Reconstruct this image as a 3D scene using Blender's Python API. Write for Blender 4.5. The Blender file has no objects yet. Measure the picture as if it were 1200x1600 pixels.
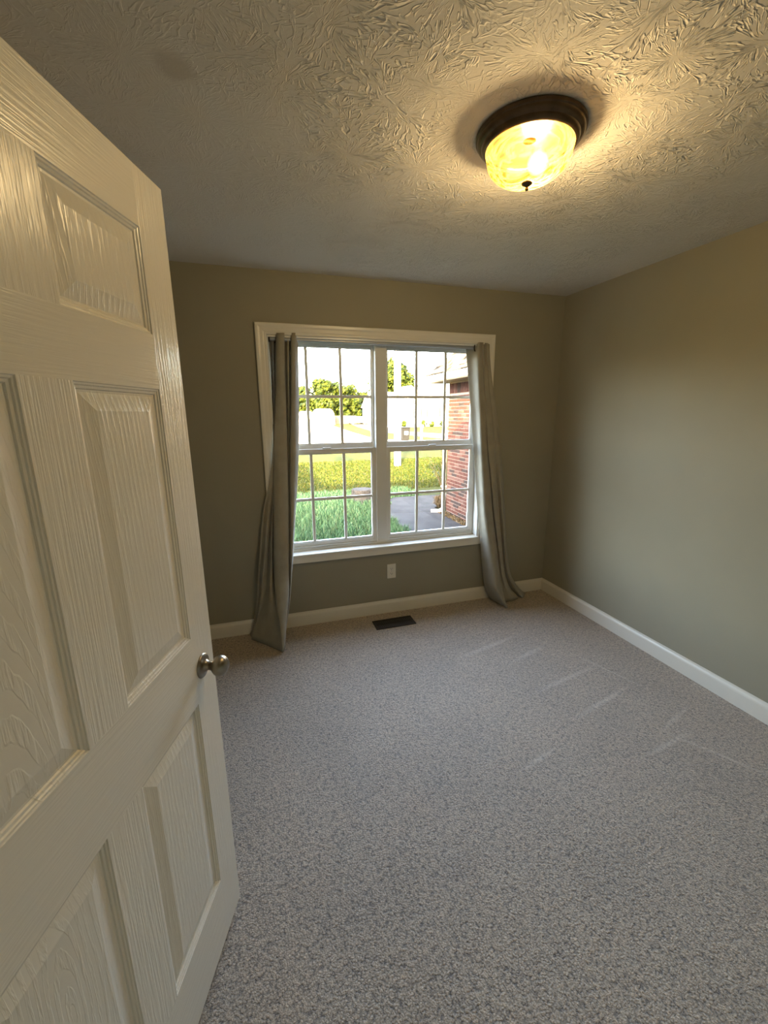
import bpy, bmesh, math, random
from mathutils import Vector, Matrix, noise

random.seed(7)
SC = bpy.context.scene
COL = SC.collection

# ------------------------------------------------------------------ camera
def make_camera():
    yaw, pitch, roll = -0.3023, -0.2305, -0.0075
    f = Vector((-math.sin(yaw)*math.cos(pitch), math.cos(yaw)*math.cos(pitch), math.sin(pitch)))
    r = Vector((math.cos(yaw), math.sin(yaw), 0)); u = r.cross(f)
    c, s = math.cos(roll), math.sin(roll)
    r, u = c*r + s*u, -s*r + c*u
    cd = bpy.data.cameras.new('camera'); co = bpy.data.objects.new('camera', cd); COL.objects.link(co)
    cd.sensor_fit = 'HORIZONTAL'; cd.sensor_width = 36.0; cd.lens = 36.0*653.83/1200.0
    cd.clip_start = 0.02; cd.clip_end = 600
    m = Matrix(((r.x, u.x, -f.x, -2.4164), (r.y, u.y, -f.y, -2.9612), (r.z, u.z, -f.z, 1.5614), (0, 0, 0, 1)))
    co.matrix_world = m
    SC.camera = co
make_camera()

# ------------------------------------------------------------------ world, sun, exposure
SC.view_settings.view_transform = 'Standard'
SC.view_settings.look = 'None'
SC.view_settings.gamma = 1.0
SC.view_settings.exposure = 0.0
SC.view_settings.use_curve_mapping = False
SKY = 9.8
SUN = 95.0
W = bpy.data.worlds.new('world'); SC.world = W; W.use_nodes = True
wn = W.node_tree; wn.nodes.clear()
wo = wn.nodes.new('ShaderNodeOutputWorld'); wb = wn.nodes.new('ShaderNodeBackground')
sky = wn.nodes.new('ShaderNodeTexSky'); sky.sky_type = 'NISHITA'; sky.sun_disc = False
sky.sun_elevation = math.radians(20); sky.altitude = 200; sky.air_density = 1.0; sky.dust_density = 6.0; sky.ozone_density = 1.0
wb.inputs['Strength'].default_value = SKY
wt = wn.nodes.new('ShaderNodeVectorMath'); wt.operation = 'MULTIPLY'; wt.inputs[1].default_value = (1.08, 0.95, 0.86)   # camera white balance
wn.links.new(sky.outputs[0], wt.inputs[0]); wn.links.new(wt.outputs[0], wb.inputs[0]); wn.links.new(wb.outputs[0], wo.inputs[0])
SUN_DIR = Vector((0.42, 0.95, -0.36)).normalized()
sky.sun_rotation = math.atan2(-SUN_DIR.x, -SUN_DIR.y)
sl = bpy.data.lights.new('sun', 'SUN'); sl.energy = SUN; sl.angle = math.radians(0.6); sl.color = (1.0, 0.74, 0.33)
so = bpy.data.objects.new('sun', sl); COL.objects.link(so)
so.rotation_euler = SUN_DIR.to_track_quat('-Z', 'Y').to_euler(); so.location = (-6, -12, 9)
# a portal in the window opening only helps the sampler find the sky
pl = bpy.data.lights.new('window_portal', 'AREA'); pl.shape = 'RECTANGLE'; pl.size = 1.6; pl.size_y = 1.5
pl.cycles.is_portal = True
po = bpy.data.objects.new('window_portal', pl); COL.objects.link(po)
po.location = (-1.48, 0.16, 1.31); po.rotation_euler = (math.radians(-90), 0, 0)

# ------------------------------------------------------------------ helpers: objects
def empty(name, loc=(0, 0, 0), rz=0, parent=None):
    o = bpy.data.objects.new(name, None); COL.objects.link(o)
    o.location = loc; o.rotation_euler = (0, 0, rz); o.parent = parent
    o.empty_display_size = 0.1
    return o
def tag(o, label=None, cat=None, group=None, kind=None):
    if label: o['label'] = label
    if cat: o['category'] = cat
    if group: o['group'] = group
    if kind: o['kind'] = kind
    return o
def link(name, me, parent=None):
    o = bpy.data.objects.new(name, me); COL.objects.link(o); o.parent = parent
    return o
def obj(name, bm, mat, parent=None, smooth=None, kind=None, label=None):
    me = bpy.data.meshes.new(name)
    bmesh.ops.recalc_face_normals(bm, faces=bm.faces)
    bm.to_mesh(me); bm.free()
    if mat: me.materials.append(mat)
    if smooth is not None:
        for p in me.polygons: p.use_smooth = True
        if smooth < 3:
            try: me.set_sharp_from_angle(angle=smooth)
            except Exception: pass
    o = link(name, me, parent)
    if kind: o['kind'] = kind
    if label: o['label'] = label
    return o
def raw(name, verts, faces, mat, parent=None, smooth=False, kind=None):
    me = bpy.data.meshes.new(name); me.from_pydata(verts, [], faces); me.update()
    if mat: me.materials.append(mat)
    if smooth:
        for p in me.polygons: p.use_smooth = True
    o = link(name, me, parent)
    if kind: o['kind'] = kind
    return o
def box(bm, x0, x1, y0, y1, z0, z1, bev=0, seg=1):
    vs = [bm.verts.new((x, y, z)) for z in (z0, z1) for y in (y0, y1) for x in (x0, x1)]
    F = [(0, 1, 3, 2), (4, 6, 7, 5), (0, 4, 5, 1), (2, 3, 7, 6), (0, 2, 6, 4), (1, 5, 7, 3)]
    fs = [bm.faces.new([vs[i] for i in f]) for f in F]
    if bev:
        es = list({e for f in fs for e in f.edges})
        bmesh.ops.bevel(bm, geom=es, offset=bev, segments=seg, affect='EDGES', profile=0.5)
def B(*a, **k):
    bm = bmesh.new(); box(bm, *a, **k); return bm
def tube(bm, pts, rad, n=10, cap=True):
    pts = [Vector(p) for p in pts]; rings = []
    rs = rad if isinstance(rad, (list, tuple)) else [rad]*len(pts)
    up = None
    for i, p in enumerate(pts):
        d = (pts[min(i+1, len(pts)-1)] - pts[max(i-1, 0)]).normalized()
        if up is None: up = d.orthogonal().normalized()
        up = (up - d*up.dot(d)).normalized(); v = d.cross(up)
        rings.append([bm.verts.new(p + rs[i]*(math.cos(2*math.pi*k/n)*up + math.sin(2*math.pi*k/n)*v)) for k in range(n)])
    for a, b in zip(rings, rings[1:]):
        for k in range(n): bm.faces.new((a[k], a[(k+1) % n], b[(k+1) % n], b[k]))
    if cap:
        bm.faces.new(rings[0][::-1]); bm.faces.new(rings[-1])
def lathe(bm, prof, n=48, M=None, cap0=False, cap1=False):
    rings = []
    for (r, z) in prof:
        ring = []
        for k in range(n):
            v = Vector((r*math.cos(2*math.pi*k/n), r*math.sin(2*math.pi*k/n), z))
            ring.append(bm.verts.new(M @ v if M else v))
        rings.append(ring)
    for a, b in zip(rings, rings[1:]):
        for k in range(n): bm.faces.new((a[k], a[(k+1) % n], b[(k+1) % n], b[k]))
    if cap0: bm.faces.new(rings[0][::-1])
    if cap1: bm.faces.new(rings[-1])
def poly_prism(bm, pts, z0, z1):
    a = [bm.verts.new((x, y, z0)) for x, y in pts]; b = [bm.verts.new((x, y, z1)) for x, y in pts]
    n = len(pts); bm.faces.new(a[::-1]); bm.faces.new(b)
    for i in range(n): bm.faces.new((a[i], a[(i+1) % n], b[(i+1) % n], b[i]))
def sweep_profile(bm, path, normals, prof):
    """path: list of points, normals: list of (outward vec, depth vec) pairs per point; prof: (across, depth) pairs"""
    rings = [[bm.verts.new(Vector(p) + Vector(o)*a + Vector(d)*h) for a, h in prof] for p, (o, d) in zip(path, normals)]
    n = len(prof)
    for r1, r2 in zip(rings, rings[1:]):
        for k in range(n): bm.faces.new((r1[k], r1[(k+1) % n], r2[(k+1) % n], r2[k]))
    bm.faces.new(rings[0][::-1]); bm.faces.new(rings[-1])

# ------------------------------------------------------------------ helpers: materials
class Nodes:
    def __init__(s, name):
        s.m = bpy.data.materials.new(name); s.m.use_nodes = True; s.t = s.m.node_tree
        s.b = s.t.nodes['Principled BSDF']; s.out = s.t.nodes['Material Output']
    def n(s, typ, **kw):
        nd = s.t.nodes.new(typ)
        for k, v in kw.items():
            if hasattr(nd, k) and not k[0].isupper(): setattr(nd, k, v)
            else: nd.inputs[k.replace('_', ' ')].default_value = v
        return nd
    def l(s, a, b): s.t.links.new(a, b)
    def setv(s, sock, v):
        if isinstance(v, (int, float, tuple, list)): sock.default_value = v
        else: s.l(v, sock)
    def math(s, op, a, b=0.0, c=0.0, clamp=False):
        nd = s.t.nodes.new('ShaderNodeMath'); nd.operation = op; nd.use_clamp = clamp
        for i, v in enumerate((a, b, c)): s.setv(nd.inputs[i], v)
        return nd.outputs[0]
    def vmath(s, op, a, b=(0, 0, 0)):
        nd = s.t.nodes.new('ShaderNodeVectorMath'); nd.operation = op
        s.setv(nd.inputs[0], a); s.setv(nd.inputs[1], b)
        return nd
    def coord(s, which='Object'): return s.t.nodes.new('ShaderNodeTexCoord').outputs[which]
    def mapping(s, vec, loc=(0, 0, 0), rot=(0, 0, 0), scale=(1, 1, 1)):
        nd = s.t.nodes.new('ShaderNodeMapping'); s.l(vec, nd.inputs[0])
        nd.inputs[1].default_value = loc; nd.inputs[2].default_value = rot; nd.inputs[3].default_value = scale
        return nd.outputs[0]
    def noise(s, vec, scale=5, detail=2, rough=0.5, dist=0.0):
        nd = s.t.nodes.new('ShaderNodeTexNoise')
        if vec is not None: s.l(vec, nd.inputs['Vector'])
        nd.inputs['Scale'].default_value = scale; nd.inputs['Detail'].default_value = detail
        nd.inputs['Roughness'].default_value = rough; nd.inputs['Distortion'].default_value = dist
        return nd.outputs[0]
    def ramp(s, fac, stops, interp='LINEAR'):
        nd = s.t.nodes.new('ShaderNodeValToRGB'); s.l(fac, nd.inputs[0]); cr = nd.color_ramp; cr.interpolation = interp
        while len(cr.elements) < len(stops): cr.elements.new(0.5)
        for e, (p, c) in zip(cr.elements, stops):
            e.position = p; e.color = (c, c, c, 1) if isinstance(c, (int, float)) else (*c, 1)
        return nd.outputs[0]
    def mix(s, fac, a, b, blend='MIX'):
        nd = s.t.nodes.new('ShaderNodeMix'); nd.data_type = 'RGBA'; nd.blend_type = blend
        s.setv(nd.inputs[0], fac)
        for i, v in ((6, a), (7, b)): s.setv(nd.inputs[i], (*v, 1) if isinstance(v, tuple) and len(v) == 3 else v)
        return nd.outputs[2]
    def bump(s, h, strength=0.3, dist=0.01, normal=None):
        nd = s.t.nodes.new('ShaderNodeBump'); nd.inputs['Strength'].default_value = strength
        nd.inputs['Distance'].default_value = dist; s.l(h, nd.inputs['Height'])
        if normal is not None: s.l(normal, nd.inputs['Normal'])
        return nd.outputs[0]
    def base(s, col=None, rough=None, metal=None, normal=None, spec=None, sheen=None):
        b = s.b.inputs
        if col is not None: s.setv(b['Base Color'], (*col, 1) if isinstance(col, tuple) and len(col) == 3 else col)
        if rough is not None: s.setv(b['Roughness'], rough)
        if metal is not None: s.setv(b['Metallic'], metal)
        if normal is not None: s.l(normal, b['Normal'])
        if spec is not None: s.setv(b['Specular IOR Level'], spec)
        if sheen is not None: s.setv(b['Sheen Weight'], sheen)
        return s.m
M = {}
def plain(name, col, rough=0.5, metal=0.0, var=0.06, scale=6.0, bump=0.0, bscale=60.0, spec=0.5):
    k = Nodes(name); c = k.coord()
    n = k.noise(c, scale, 3)
    lo = tuple(v*(1-var) for v in col); hi = tuple(min(1, v*(1+var)) for v in col)
    colr = k.ramp(n, [(0.3, lo), (0.7, hi)])
    nm = k.bump(k.noise(c, bscale, 3), bump, 0.004) if bump else None
    M[name] = k.base(colr, rough, metal, nm, spec)
    return M[name]

WALL = (0.305, 0.278, 0.200)
def mk_wall():
    k = Nodes('wall_paint'); c = k.coord()
    col = k.ramp(k.noise(c, 2.5, 2), [(0.3, tuple(v*0.97 for v in WALL)), (0.7, tuple(v*1.03 for v in WALL))])
    h = k.noise(c, 170, 3, 0.6)
    M['wall'] = k.base(col, 0.55, 0, k.bump(h, 0.12, 0.003), 0.35)
mk_wall()
plain('white_trim', (0.74, 0.70, 0.60), 0.32, 0, 0.02, 4, 0.05, 90)
plain('window_vinyl', (0.74, 0.74, 0.70), 0.30, 0, 0.02, 4)
plain('plate', (0.72, 0.67, 0.55), 0.35, 0, 0.02, 4)
plain('black_hole', (0.03, 0.028, 0.025), 0.6)
plain('bronze', (0.115, 0.080, 0.048), 0.34, 0.75, 0.25, 30)
plain('register_metal', (0.022, 0.017, 0.013), 0.5, 0.3, 0.2, 20)
plain('grommet', (0.05, 0.035, 0.025), 0.35, 0.8)
plain('rod', (0.42, 0.43, 0.44), 0.35, 0.6, 0.03)
plain('brass_screw', (0.45, 0.42, 0.36), 0.35, 0.9)
plain('plastic_bin', (0.010, 0.011, 0.012), 0.5)
plain('concrete_pole', (0.40, 0.37, 0.31), 0.85, 0, 0.12, 3, 0.3, 20)
plain('house_siding', (0.60, 0.59, 0.56), 0.6, 0, 0.03)
plain('white_paint', (0.78, 0.76, 0.72), 0.5, 0, 0.03)
plain('soffit_paint', (0.30, 0.24, 0.155), 0.6, 0, 0.05)
plain('shutter', (0.035, 0.04, 0.038), 0.6)
plain('house_roof', (0.55, 0.53, 0.50), 0.9, 0, 0.12, 3)
plain('tarp_white', (0.80, 0.79, 0.76), 0.6, 0, 0.04, 2)
plain('car_paint', (0.72, 0.73, 0.74), 0.25, 0, 0.02)
plain('car_glass', (0.03, 0.035, 0.04), 0.08)
plain('tyre', (0.02, 0.02, 0.02), 0.8)
plain('bark', (0.16, 0.115, 0.075), 0.9, 0, 0.3, 8, 0.6, 25)
plain('stump_wood', (0.048, 0.048, 0.047), 0.9, 0, 0.45, 22, 0.7, 40, 0.1)
plain('fence_wood', (0.10, 0.09, 0.07), 0.9, 0, 0.15, 3)
plain('mortar', (0.36, 0.315, 0.275), 0.95, 0, 0.12, 30, 0.4, 120)
plain('downspout', (0.76, 0.76, 0.74), 0.4, 0, 0.03)
plain('asphalt', (0.055, 0.054, 0.056), 0.9, 0, 0.12, 4, 0.3, 60)
plain('road_concrete', (0.42, 0.39, 0.34), 0.9, 0, 0.08, 1)
plain('gravel_straw', (0.42, 0.33, 0.20), 0.95, 0, 0.3, 30)
plain('roof_dark', (0.02, 0.018, 0.016), 0.9)

def mk_ceiling():
    k = Nodes('ceiling_texture'); c = k.coord()
    c2 = k.vmath('MULTIPLY', c, (1, 1, 0)).outputs[0]
    warp = k.t.nodes.new('ShaderNodeTexNoise'); k.l(c2, warp.inputs[0]); warp.inputs['Scale'].default_value = 9
    w = k.vmath('SCALE', k.vmath('SUBTRACT', warp.outputs[1], (0.5, 0.5, 0.5)).outputs[0]); w.inputs['Scale'].default_value = 0.035
    cw = k.vmath('MULTIPLY', k.vmath('ADD', c2, w.outputs[0]).outputs[0], (1, 1, 0)).outputs[0]
    def layer(off, scale, ka, kr):
        cc = k.mapping(cw, loc=(off, off*0.7, 0))
        v = k.t.nodes.new('ShaderNodeTexVoronoi'); v.voronoi_dimensions = '2D'; k.l(cc, v.inputs['Vector'])
        v.inputs['Scale'].default_value = scale; v.inputs['Randomness'].default_value = 0.85
        d = k.vmath('SUBTRACT', cc, v.outputs['Position']).outputs[0]
        sp = k.t.nodes.new('ShaderNodeSeparateXYZ'); k.l(d, sp.inputs[0])
        ang = k.math('ARCTAN2', sp.outputs[1], sp.outputs[0])
        r = k.vmath('LENGTH', k.vmath('MULTIPLY', d, (1, 1, 0)).outputs[0]).outputs['Value']
        sc = k.t.nodes.new('ShaderNodeSeparateColor'); k.l(v.outputs['Color'], sc.inputs[0])
        cb = k.t.nodes.new('ShaderNodeCombineXYZ')
        k.l(k.math('MULTIPLY', ang, ka), cb.inputs[0]); k.l(k.math('MULTIPLY', r, kr), cb.inputs[1])
        k.l(k.math('MULTIPLY', sc.outputs[0], 60), cb.inputs[2])
        nz = k.noise(cb.outputs[0], 1.0, 1.5, 0.5, 0.25)
        st = k.ramp(nz, [(0.53, 0.0), (0.575, 1.0), (0.63, 0.7), (0.72, 0.0)])
        rim = k.ramp(r, [(0.012, 0.0), (0.04, 1.0), (0.13, 1.0), (0.19, 0.15)])
        return k.math('MULTIPLY', st, rim)
    a = layer(0.0, 4.3, 8.0, 16.0); b = layer(3.37, 5.1, 7.0, 18.0)
    mask = k.ramp(k.noise(c2, 2.6, 1), [(0.38, 0.25), (0.55, 1.0)])
    sx = k.t.nodes.new('ShaderNodeSeparateXYZ'); k.l(c2, sx.inputs[0])
    worked = k.ramp(k.math('MULTIPLY_ADD', sx.outputs[0], 0.5, 1.55), [(0.15, 0.22), (0.55, 1.0)])      # trowelled lighter towards the left wall
    h = k.math('MULTIPLY', k.math('MULTIPLY', k.math('MAXIMUM', a, b), mask), worked)
    fine = k.math('MULTIPLY', k.noise(c2, 120, 3), 0.10)
    smooth_patch = k.vmath('LENGTH', k.vmath('MULTIPLY', k.vmath('SUBTRACT', c2, (-2.535, -1.541, 0)).outputs[0], (1, 1, 0)).outputs[0]).outputs['Value']
    wob = k.math('ADD', smooth_patch, k.math('MULTIPLY', k.math('SUBTRACT', k.noise(c2, 18, 2), 0.5), 0.05))
    sp_ = k.ramp(wob, [(0.030, 1.0), (0.062, 0.0)])
    h = k.math('ADD', k.math('MULTIPLY', h, k.math('SUBTRACT', 1.0, sp_)), fine)
    col = k.mix(k.math('MULTIPLY', sp_, 0.55), (0.76, 0.70, 0.60), (0.54, 0.47, 0.38))
    M['ceiling'] = k.base(col, 0.75, 0, k.bump(h, 0.75, 0.0055), 0.25)
mk_ceiling()

def mk_carpet():
    k = Nodes('carpet'); c = k.coord()
    v = k.t.nodes.new('ShaderNodeTexVoronoi'); k.l(k.mapping(c, scale=(1, 1, 0.3)), v.inputs['Vector']); v.inputs['Scale'].default_value = 150
    v.feature = 'F1'
    tuft = k.math('SUBTRACT', 1.0, v.outputs['Distance'])
    n1 = k.noise(c, 240, 3, 0.7, 0.6); n2 = k.noise(c, 70, 3, 0.6, 0.5); n3 = k.noise(c, 2.2, 3, 0.6)
    h = k.math('ADD', k.math('MULTIPLY', tuft, 0.35), k.math('ADD', k.math('MULTIPLY', n1, 0.7), k.math('MULTIPLY', n2, 0.55)))
    shade = k.ramp(h, [(0.60, (0.080, 0.055, 0.032)), (0.78, (0.37, 0.285, 0.190)), (1.0, (0.68, 0.55, 0.39))])  # dark end of the ramp paints in the shade between tufts
    big = k.ramp(n3, [(0.35, 0.90), (0.65, 1.07)])
    col = k.mix(1.0, shade, big, 'MULTIPLY')
    # vacuum nap marks: (centre x, y, angle, half length, half width)
    marks = [(-0.72, -1.165, 0.20, 0.34, 0.022), (-0.66, -1.395, 0.24, 0.30, 0.022), (-0.60, -1.735, 0.13, 0.22, 0.018), (-0.44, -1.86, -1.05, 0.36, 0.012),
             (-0.40, -1.20, -1.25, 0.34, 0.010), (-1.25, -1.62, 0.25, 0.16, 0.016), (-0.75, -0.86, 0.30, 0.22, 0.022), (-0.95, -0.70, 0.25, 0.35, 0.025), (-0.42, -1.62, 0.3, 0.2, 0.014)]
    acc = None
    for (x, y, a, L, w) in marks:
        d = k.vmath('SUBTRACT', c, (x, y, 0)).outputs[0]
        ca, sa = math.cos(a), math.sin(a)
        u = k.vmath('DOT_PRODUCT', d, (ca/L, sa/L, 0)).outputs['Value']
        t = k.vmath('DOT_PRODUCT', d, (-sa/w, ca/w, 0)).outputs['Value']
        q = k.math('SQRT', k.math('ADD', k.math('MULTIPLY', u, u), k.math('MULTIPLY', t, t)))
        m = k.math('SUBTRACT', 1.0, q, clamp=True)
        acc = m if acc is None else k.math('MAXIMUM', acc, m)
    acc = k.math('MULTIPLY', acc, k.ramp(n2, [(0.35, 0.4), (0.6, 1.0)]))
    col = k.mix(k.math('MULTIPLY', acc, 0.6), col, (0.80, 0.72, 0.60))
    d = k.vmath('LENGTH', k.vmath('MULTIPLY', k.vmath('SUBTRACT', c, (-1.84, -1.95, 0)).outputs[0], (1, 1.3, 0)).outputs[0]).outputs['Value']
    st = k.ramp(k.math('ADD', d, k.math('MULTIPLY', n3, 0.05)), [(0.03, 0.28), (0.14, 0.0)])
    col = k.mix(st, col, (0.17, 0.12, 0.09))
    M['carpet'] = k.base(col, 0.52, 0, k.bump(h, 1.0, 0.010), 0.9, 0.5)
mk_carpet()

def mk_door():
    def grain(kind):
        k = Nodes('door_paint_' + kind); c = k.coord()
        if kind == 'vertical': cc = k.mapping(c, scale=(1, 1, 0.035))
        elif kind == 'horizontal': cc = k.mapping(c, scale=(0.035, 1, 1))
        else: cc = k.mapping(c, scale=(1, 1, 0.10))
        if kind == 'panel':
            w = k.t.nodes.new('ShaderNodeTexWave'); w.wave_type = 'RINGS'; w.rings_direction = 'Y'
            k.l(k.mapping(c, loc=(-0.23, 0, -0.10), scale=(1, 1, 0.16)), w.inputs[0])
            w.inputs['Scale'].default_value = 24; w.inputs['Distortion'].default_value = 2.2; w.inputs['Detail'].default_value = 2
            w.inputs['Detail Scale'].default_value = 1.5
            h = k.math('MULTIPLY', k.ramp(w.outputs[1], [(0.45, 0.0), (0.6, 1.0)]), k.ramp(k.noise(cc, 160, 2), [(0.4, 0.2), (0.6, 1.0)]))
        else:
            h = k.ramp(k.noise(cc, 190, 2, 0.5), [(0.42, 0.0), (0.58, 1.0)])
            h = k.math('MULTIPLY', h, k.ramp(k.noise(c, 5, 1), [(0.3, 0.55), (0.6, 1.0)]))
        M['door_' + kind] = k.base((0.86, 0.82, 0.72), 0.27, 0, k.bump(h, 0.20 if kind != 'horizontal' else 0.12, 0.0022), 0.5)
    for g in ('vertical', 'horizontal', 'panel'): grain(g)
mk_door()

def mk_curtain():
    k = Nodes('curtain_fabric'); c = k.coord()
    n = k.noise(k.mapping(c, scale=(1, 1, 0.12)), 260, 2); n2 = k.noise(k.mapping(c, scale=(0.2, 0.2, 1)), 240, 2)
    h = k.math('ADD', n, n2)
    col = k.ramp(k.noise(c, 14, 3), [(0.3, (0.335, 0.305, 0.235)), (0.7, (0.385, 0.355, 0.275))])
    wr = k.noise(k.mapping(c, scale=(1, 1, 0.5)), 16, 2)
    nm = k.bump(wr, 0.25, 0.012, k.bump(h, 0.25, 0.001))
    k.base(col, 0.75, 0, nm, 0.25, 0.3)
    tr = k.t.nodes.new('ShaderNodeBsdfTranslucent'); k.l(col, tr.inputs[0]); k.l(nm, tr.inputs['Normal'])
    mx = k.t.nodes.new('ShaderNodeMixShader'); mx.inputs[0].default_value = 0.12
    k.l(k.b.outputs[0], mx.inputs[1]); k.l(tr.outputs[0], mx.inputs[2]); k.l(mx.outputs[0], k.out.inputs[0])
    M['curtain'] = k.m
mk_curtain()

def mk_glass():
    k = Nodes('window_glass')
    tr = k.t.nodes.new('ShaderNodeBsdfTransparent'); tr.inputs[0].default_value = (0.95, 0.97, 0.95, 1)
    gl = k.t.nodes.new('ShaderNodeBsdfGlossy'); gl.inputs['Roughness'].default_value = 0.02
    lw = k.t.nodes.new('ShaderNodeFresnel'); lw.inputs[0].default_value = 1.45
    mx = k.t.nodes.new('ShaderNodeMixShader'); k.l(lw.outputs[0], mx.inputs[0]); k.l(tr.outputs[0], mx.inputs[1]); k.l(gl.outputs[0], mx.inputs[2])
    k.l(mx.outputs[0], k.out.inputs[0]); k.t.nodes.remove(k.b)
    M['glass'] = k.m
    # alabaster bowl of the ceiling lamp: diffusing, with amber swirls
    k = Nodes('alabaster_glass'); c = k.coord()
    sw = k.noise(k.mapping(c, scale=(1, 1, 1.4)), 8, 4, 0.6, 2.6)
    col = k.ramp(sw, [(0.36, (0.016, 0.006, 0.0006)), (0.45, (0.046, 0.022, 0.0026)), (0.53, (0.085, 0.046, 0.007)), (0.60, (0.026, 0.011, 0.001))])
    tl = k.t.nodes.new('ShaderNodeBsdfTranslucent'); k.l(col, tl.inputs[0])
    tp = k.t.nodes.new('ShaderNodeBsdfTransparent'); tp.inputs[0].default_value = (0.95, 0.77, 0.45, 1)
    gl = k.t.nodes.new('ShaderNodeBsdfGlossy'); gl.inputs['Roughness'].default_value = 0.15
    m1 = k.t.nodes.new('ShaderNodeMixShader'); m1.inputs[0].default_value = 0.22; k.l(tl.outputs[0], m1.inputs[1]); k.l(tp.outputs[0], m1.inputs[2])
    m2 = k.t.nodes.new('ShaderNodeMixShader'); m2.inputs[0].default_value = 0.05; k.l(m1.outputs[0], m2.inputs[1]); k.l(gl.outputs[0], m2.inputs[2])
    k.l(m2.outputs[0], k.out.inputs[0]); k.t.nodes.remove(k.b)
    M['alabaster'] = k.m
    k = Nodes('bulb_glow')                                           # frosted bulb: glows, and lets the filament's light through
    em = k.t.nodes.new('ShaderNodeEmission'); em.inputs[0].default_value = (1.0, 0.80, 0.48, 1); em.inputs[1].default_value = 9
    tp = k.t.nodes.new('ShaderNodeBsdfTransparent'); ad = k.t.nodes.new('ShaderNodeAddShader')
    lw = k.t.nodes.new('ShaderNodeLayerWeight'); lw.inputs[0].default_value = 0.5
    k.l(k.math('MULTIPLY', k.math('POWER', k.math('SUBTRACT', 1.0, lw.outputs['Facing']), 2.2), 22.0), em.inputs[1])
    k.l(em.outputs[0], ad.inputs[0]); k.l(tp.outputs[0], ad.inputs[1]); k.l(ad.outputs[0], k.out.inputs[0]); k.t.nodes.remove(k.b)
    M['bulb'] = k.m
    k = Nodes('knob_nickel'); c = k.coord()
    n = k.noise(c, 40, 2)
    M['nickel'] = k.base(k.ramp(n, [(0.3, (0.30, 0.265, 0.215)), (0.7, (0.38, 0.34, 0.28))]), 0.33, 1.0)
mk_glass()

def mk_outdoor():
    k = Nodes('lawn_grass'); c = k.coord()
    n = k.noise(c, 0.9, 4, 0.6); n2 = k.noise(c, 24, 4, 0.7)
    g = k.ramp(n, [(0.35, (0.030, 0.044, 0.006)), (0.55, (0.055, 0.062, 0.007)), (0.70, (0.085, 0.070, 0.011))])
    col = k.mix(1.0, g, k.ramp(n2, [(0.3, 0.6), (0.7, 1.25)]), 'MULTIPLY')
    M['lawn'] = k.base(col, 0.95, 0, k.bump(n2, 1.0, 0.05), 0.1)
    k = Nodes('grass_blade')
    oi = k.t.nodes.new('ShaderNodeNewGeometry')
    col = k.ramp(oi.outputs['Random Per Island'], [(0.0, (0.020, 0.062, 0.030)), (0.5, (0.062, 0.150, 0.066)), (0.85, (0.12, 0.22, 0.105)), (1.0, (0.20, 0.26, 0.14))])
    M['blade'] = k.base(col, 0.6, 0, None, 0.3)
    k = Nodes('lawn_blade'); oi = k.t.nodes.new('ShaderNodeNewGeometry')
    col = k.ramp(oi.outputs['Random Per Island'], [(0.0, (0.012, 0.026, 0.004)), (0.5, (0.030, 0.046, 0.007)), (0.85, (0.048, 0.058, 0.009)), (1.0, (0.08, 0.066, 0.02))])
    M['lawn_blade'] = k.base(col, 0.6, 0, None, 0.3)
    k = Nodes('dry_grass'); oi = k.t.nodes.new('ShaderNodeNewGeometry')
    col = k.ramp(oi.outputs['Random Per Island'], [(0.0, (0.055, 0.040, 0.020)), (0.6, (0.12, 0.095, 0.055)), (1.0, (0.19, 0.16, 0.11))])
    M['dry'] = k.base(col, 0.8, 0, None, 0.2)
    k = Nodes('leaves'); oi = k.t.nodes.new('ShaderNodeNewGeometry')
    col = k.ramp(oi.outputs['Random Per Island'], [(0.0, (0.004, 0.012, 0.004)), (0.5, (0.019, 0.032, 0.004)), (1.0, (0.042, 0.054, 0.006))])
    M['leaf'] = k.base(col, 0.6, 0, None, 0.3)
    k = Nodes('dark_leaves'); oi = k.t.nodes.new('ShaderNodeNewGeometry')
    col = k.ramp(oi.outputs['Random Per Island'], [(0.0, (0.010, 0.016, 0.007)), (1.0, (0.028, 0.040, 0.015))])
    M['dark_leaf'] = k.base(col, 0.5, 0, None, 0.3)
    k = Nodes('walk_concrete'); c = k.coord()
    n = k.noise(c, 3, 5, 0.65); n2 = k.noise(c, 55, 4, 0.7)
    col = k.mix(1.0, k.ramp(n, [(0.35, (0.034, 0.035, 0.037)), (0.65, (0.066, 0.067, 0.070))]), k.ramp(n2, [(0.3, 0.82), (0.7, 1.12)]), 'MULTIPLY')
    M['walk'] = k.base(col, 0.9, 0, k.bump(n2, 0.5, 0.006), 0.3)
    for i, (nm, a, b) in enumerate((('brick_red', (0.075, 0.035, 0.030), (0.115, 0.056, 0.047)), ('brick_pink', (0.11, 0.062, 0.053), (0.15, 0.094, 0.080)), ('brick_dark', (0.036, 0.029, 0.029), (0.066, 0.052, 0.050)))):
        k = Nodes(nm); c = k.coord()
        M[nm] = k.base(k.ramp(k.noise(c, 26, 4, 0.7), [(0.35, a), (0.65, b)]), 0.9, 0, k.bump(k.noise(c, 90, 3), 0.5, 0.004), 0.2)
    for nm, a, b in (('shingle_light', (0.060, 0.055, 0.045), (0.085, 0.077, 0.062)), ('shingle_mid', (0.008, 0.007, 0.006), (0.016, 0.014, 0.012))):  # dark shingles: printed bands, also standing in for shadows under the butt edges
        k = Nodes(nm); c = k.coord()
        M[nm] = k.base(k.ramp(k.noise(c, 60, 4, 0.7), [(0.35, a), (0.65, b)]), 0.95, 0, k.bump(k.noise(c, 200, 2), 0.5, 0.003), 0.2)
mk_outdoor()
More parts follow.
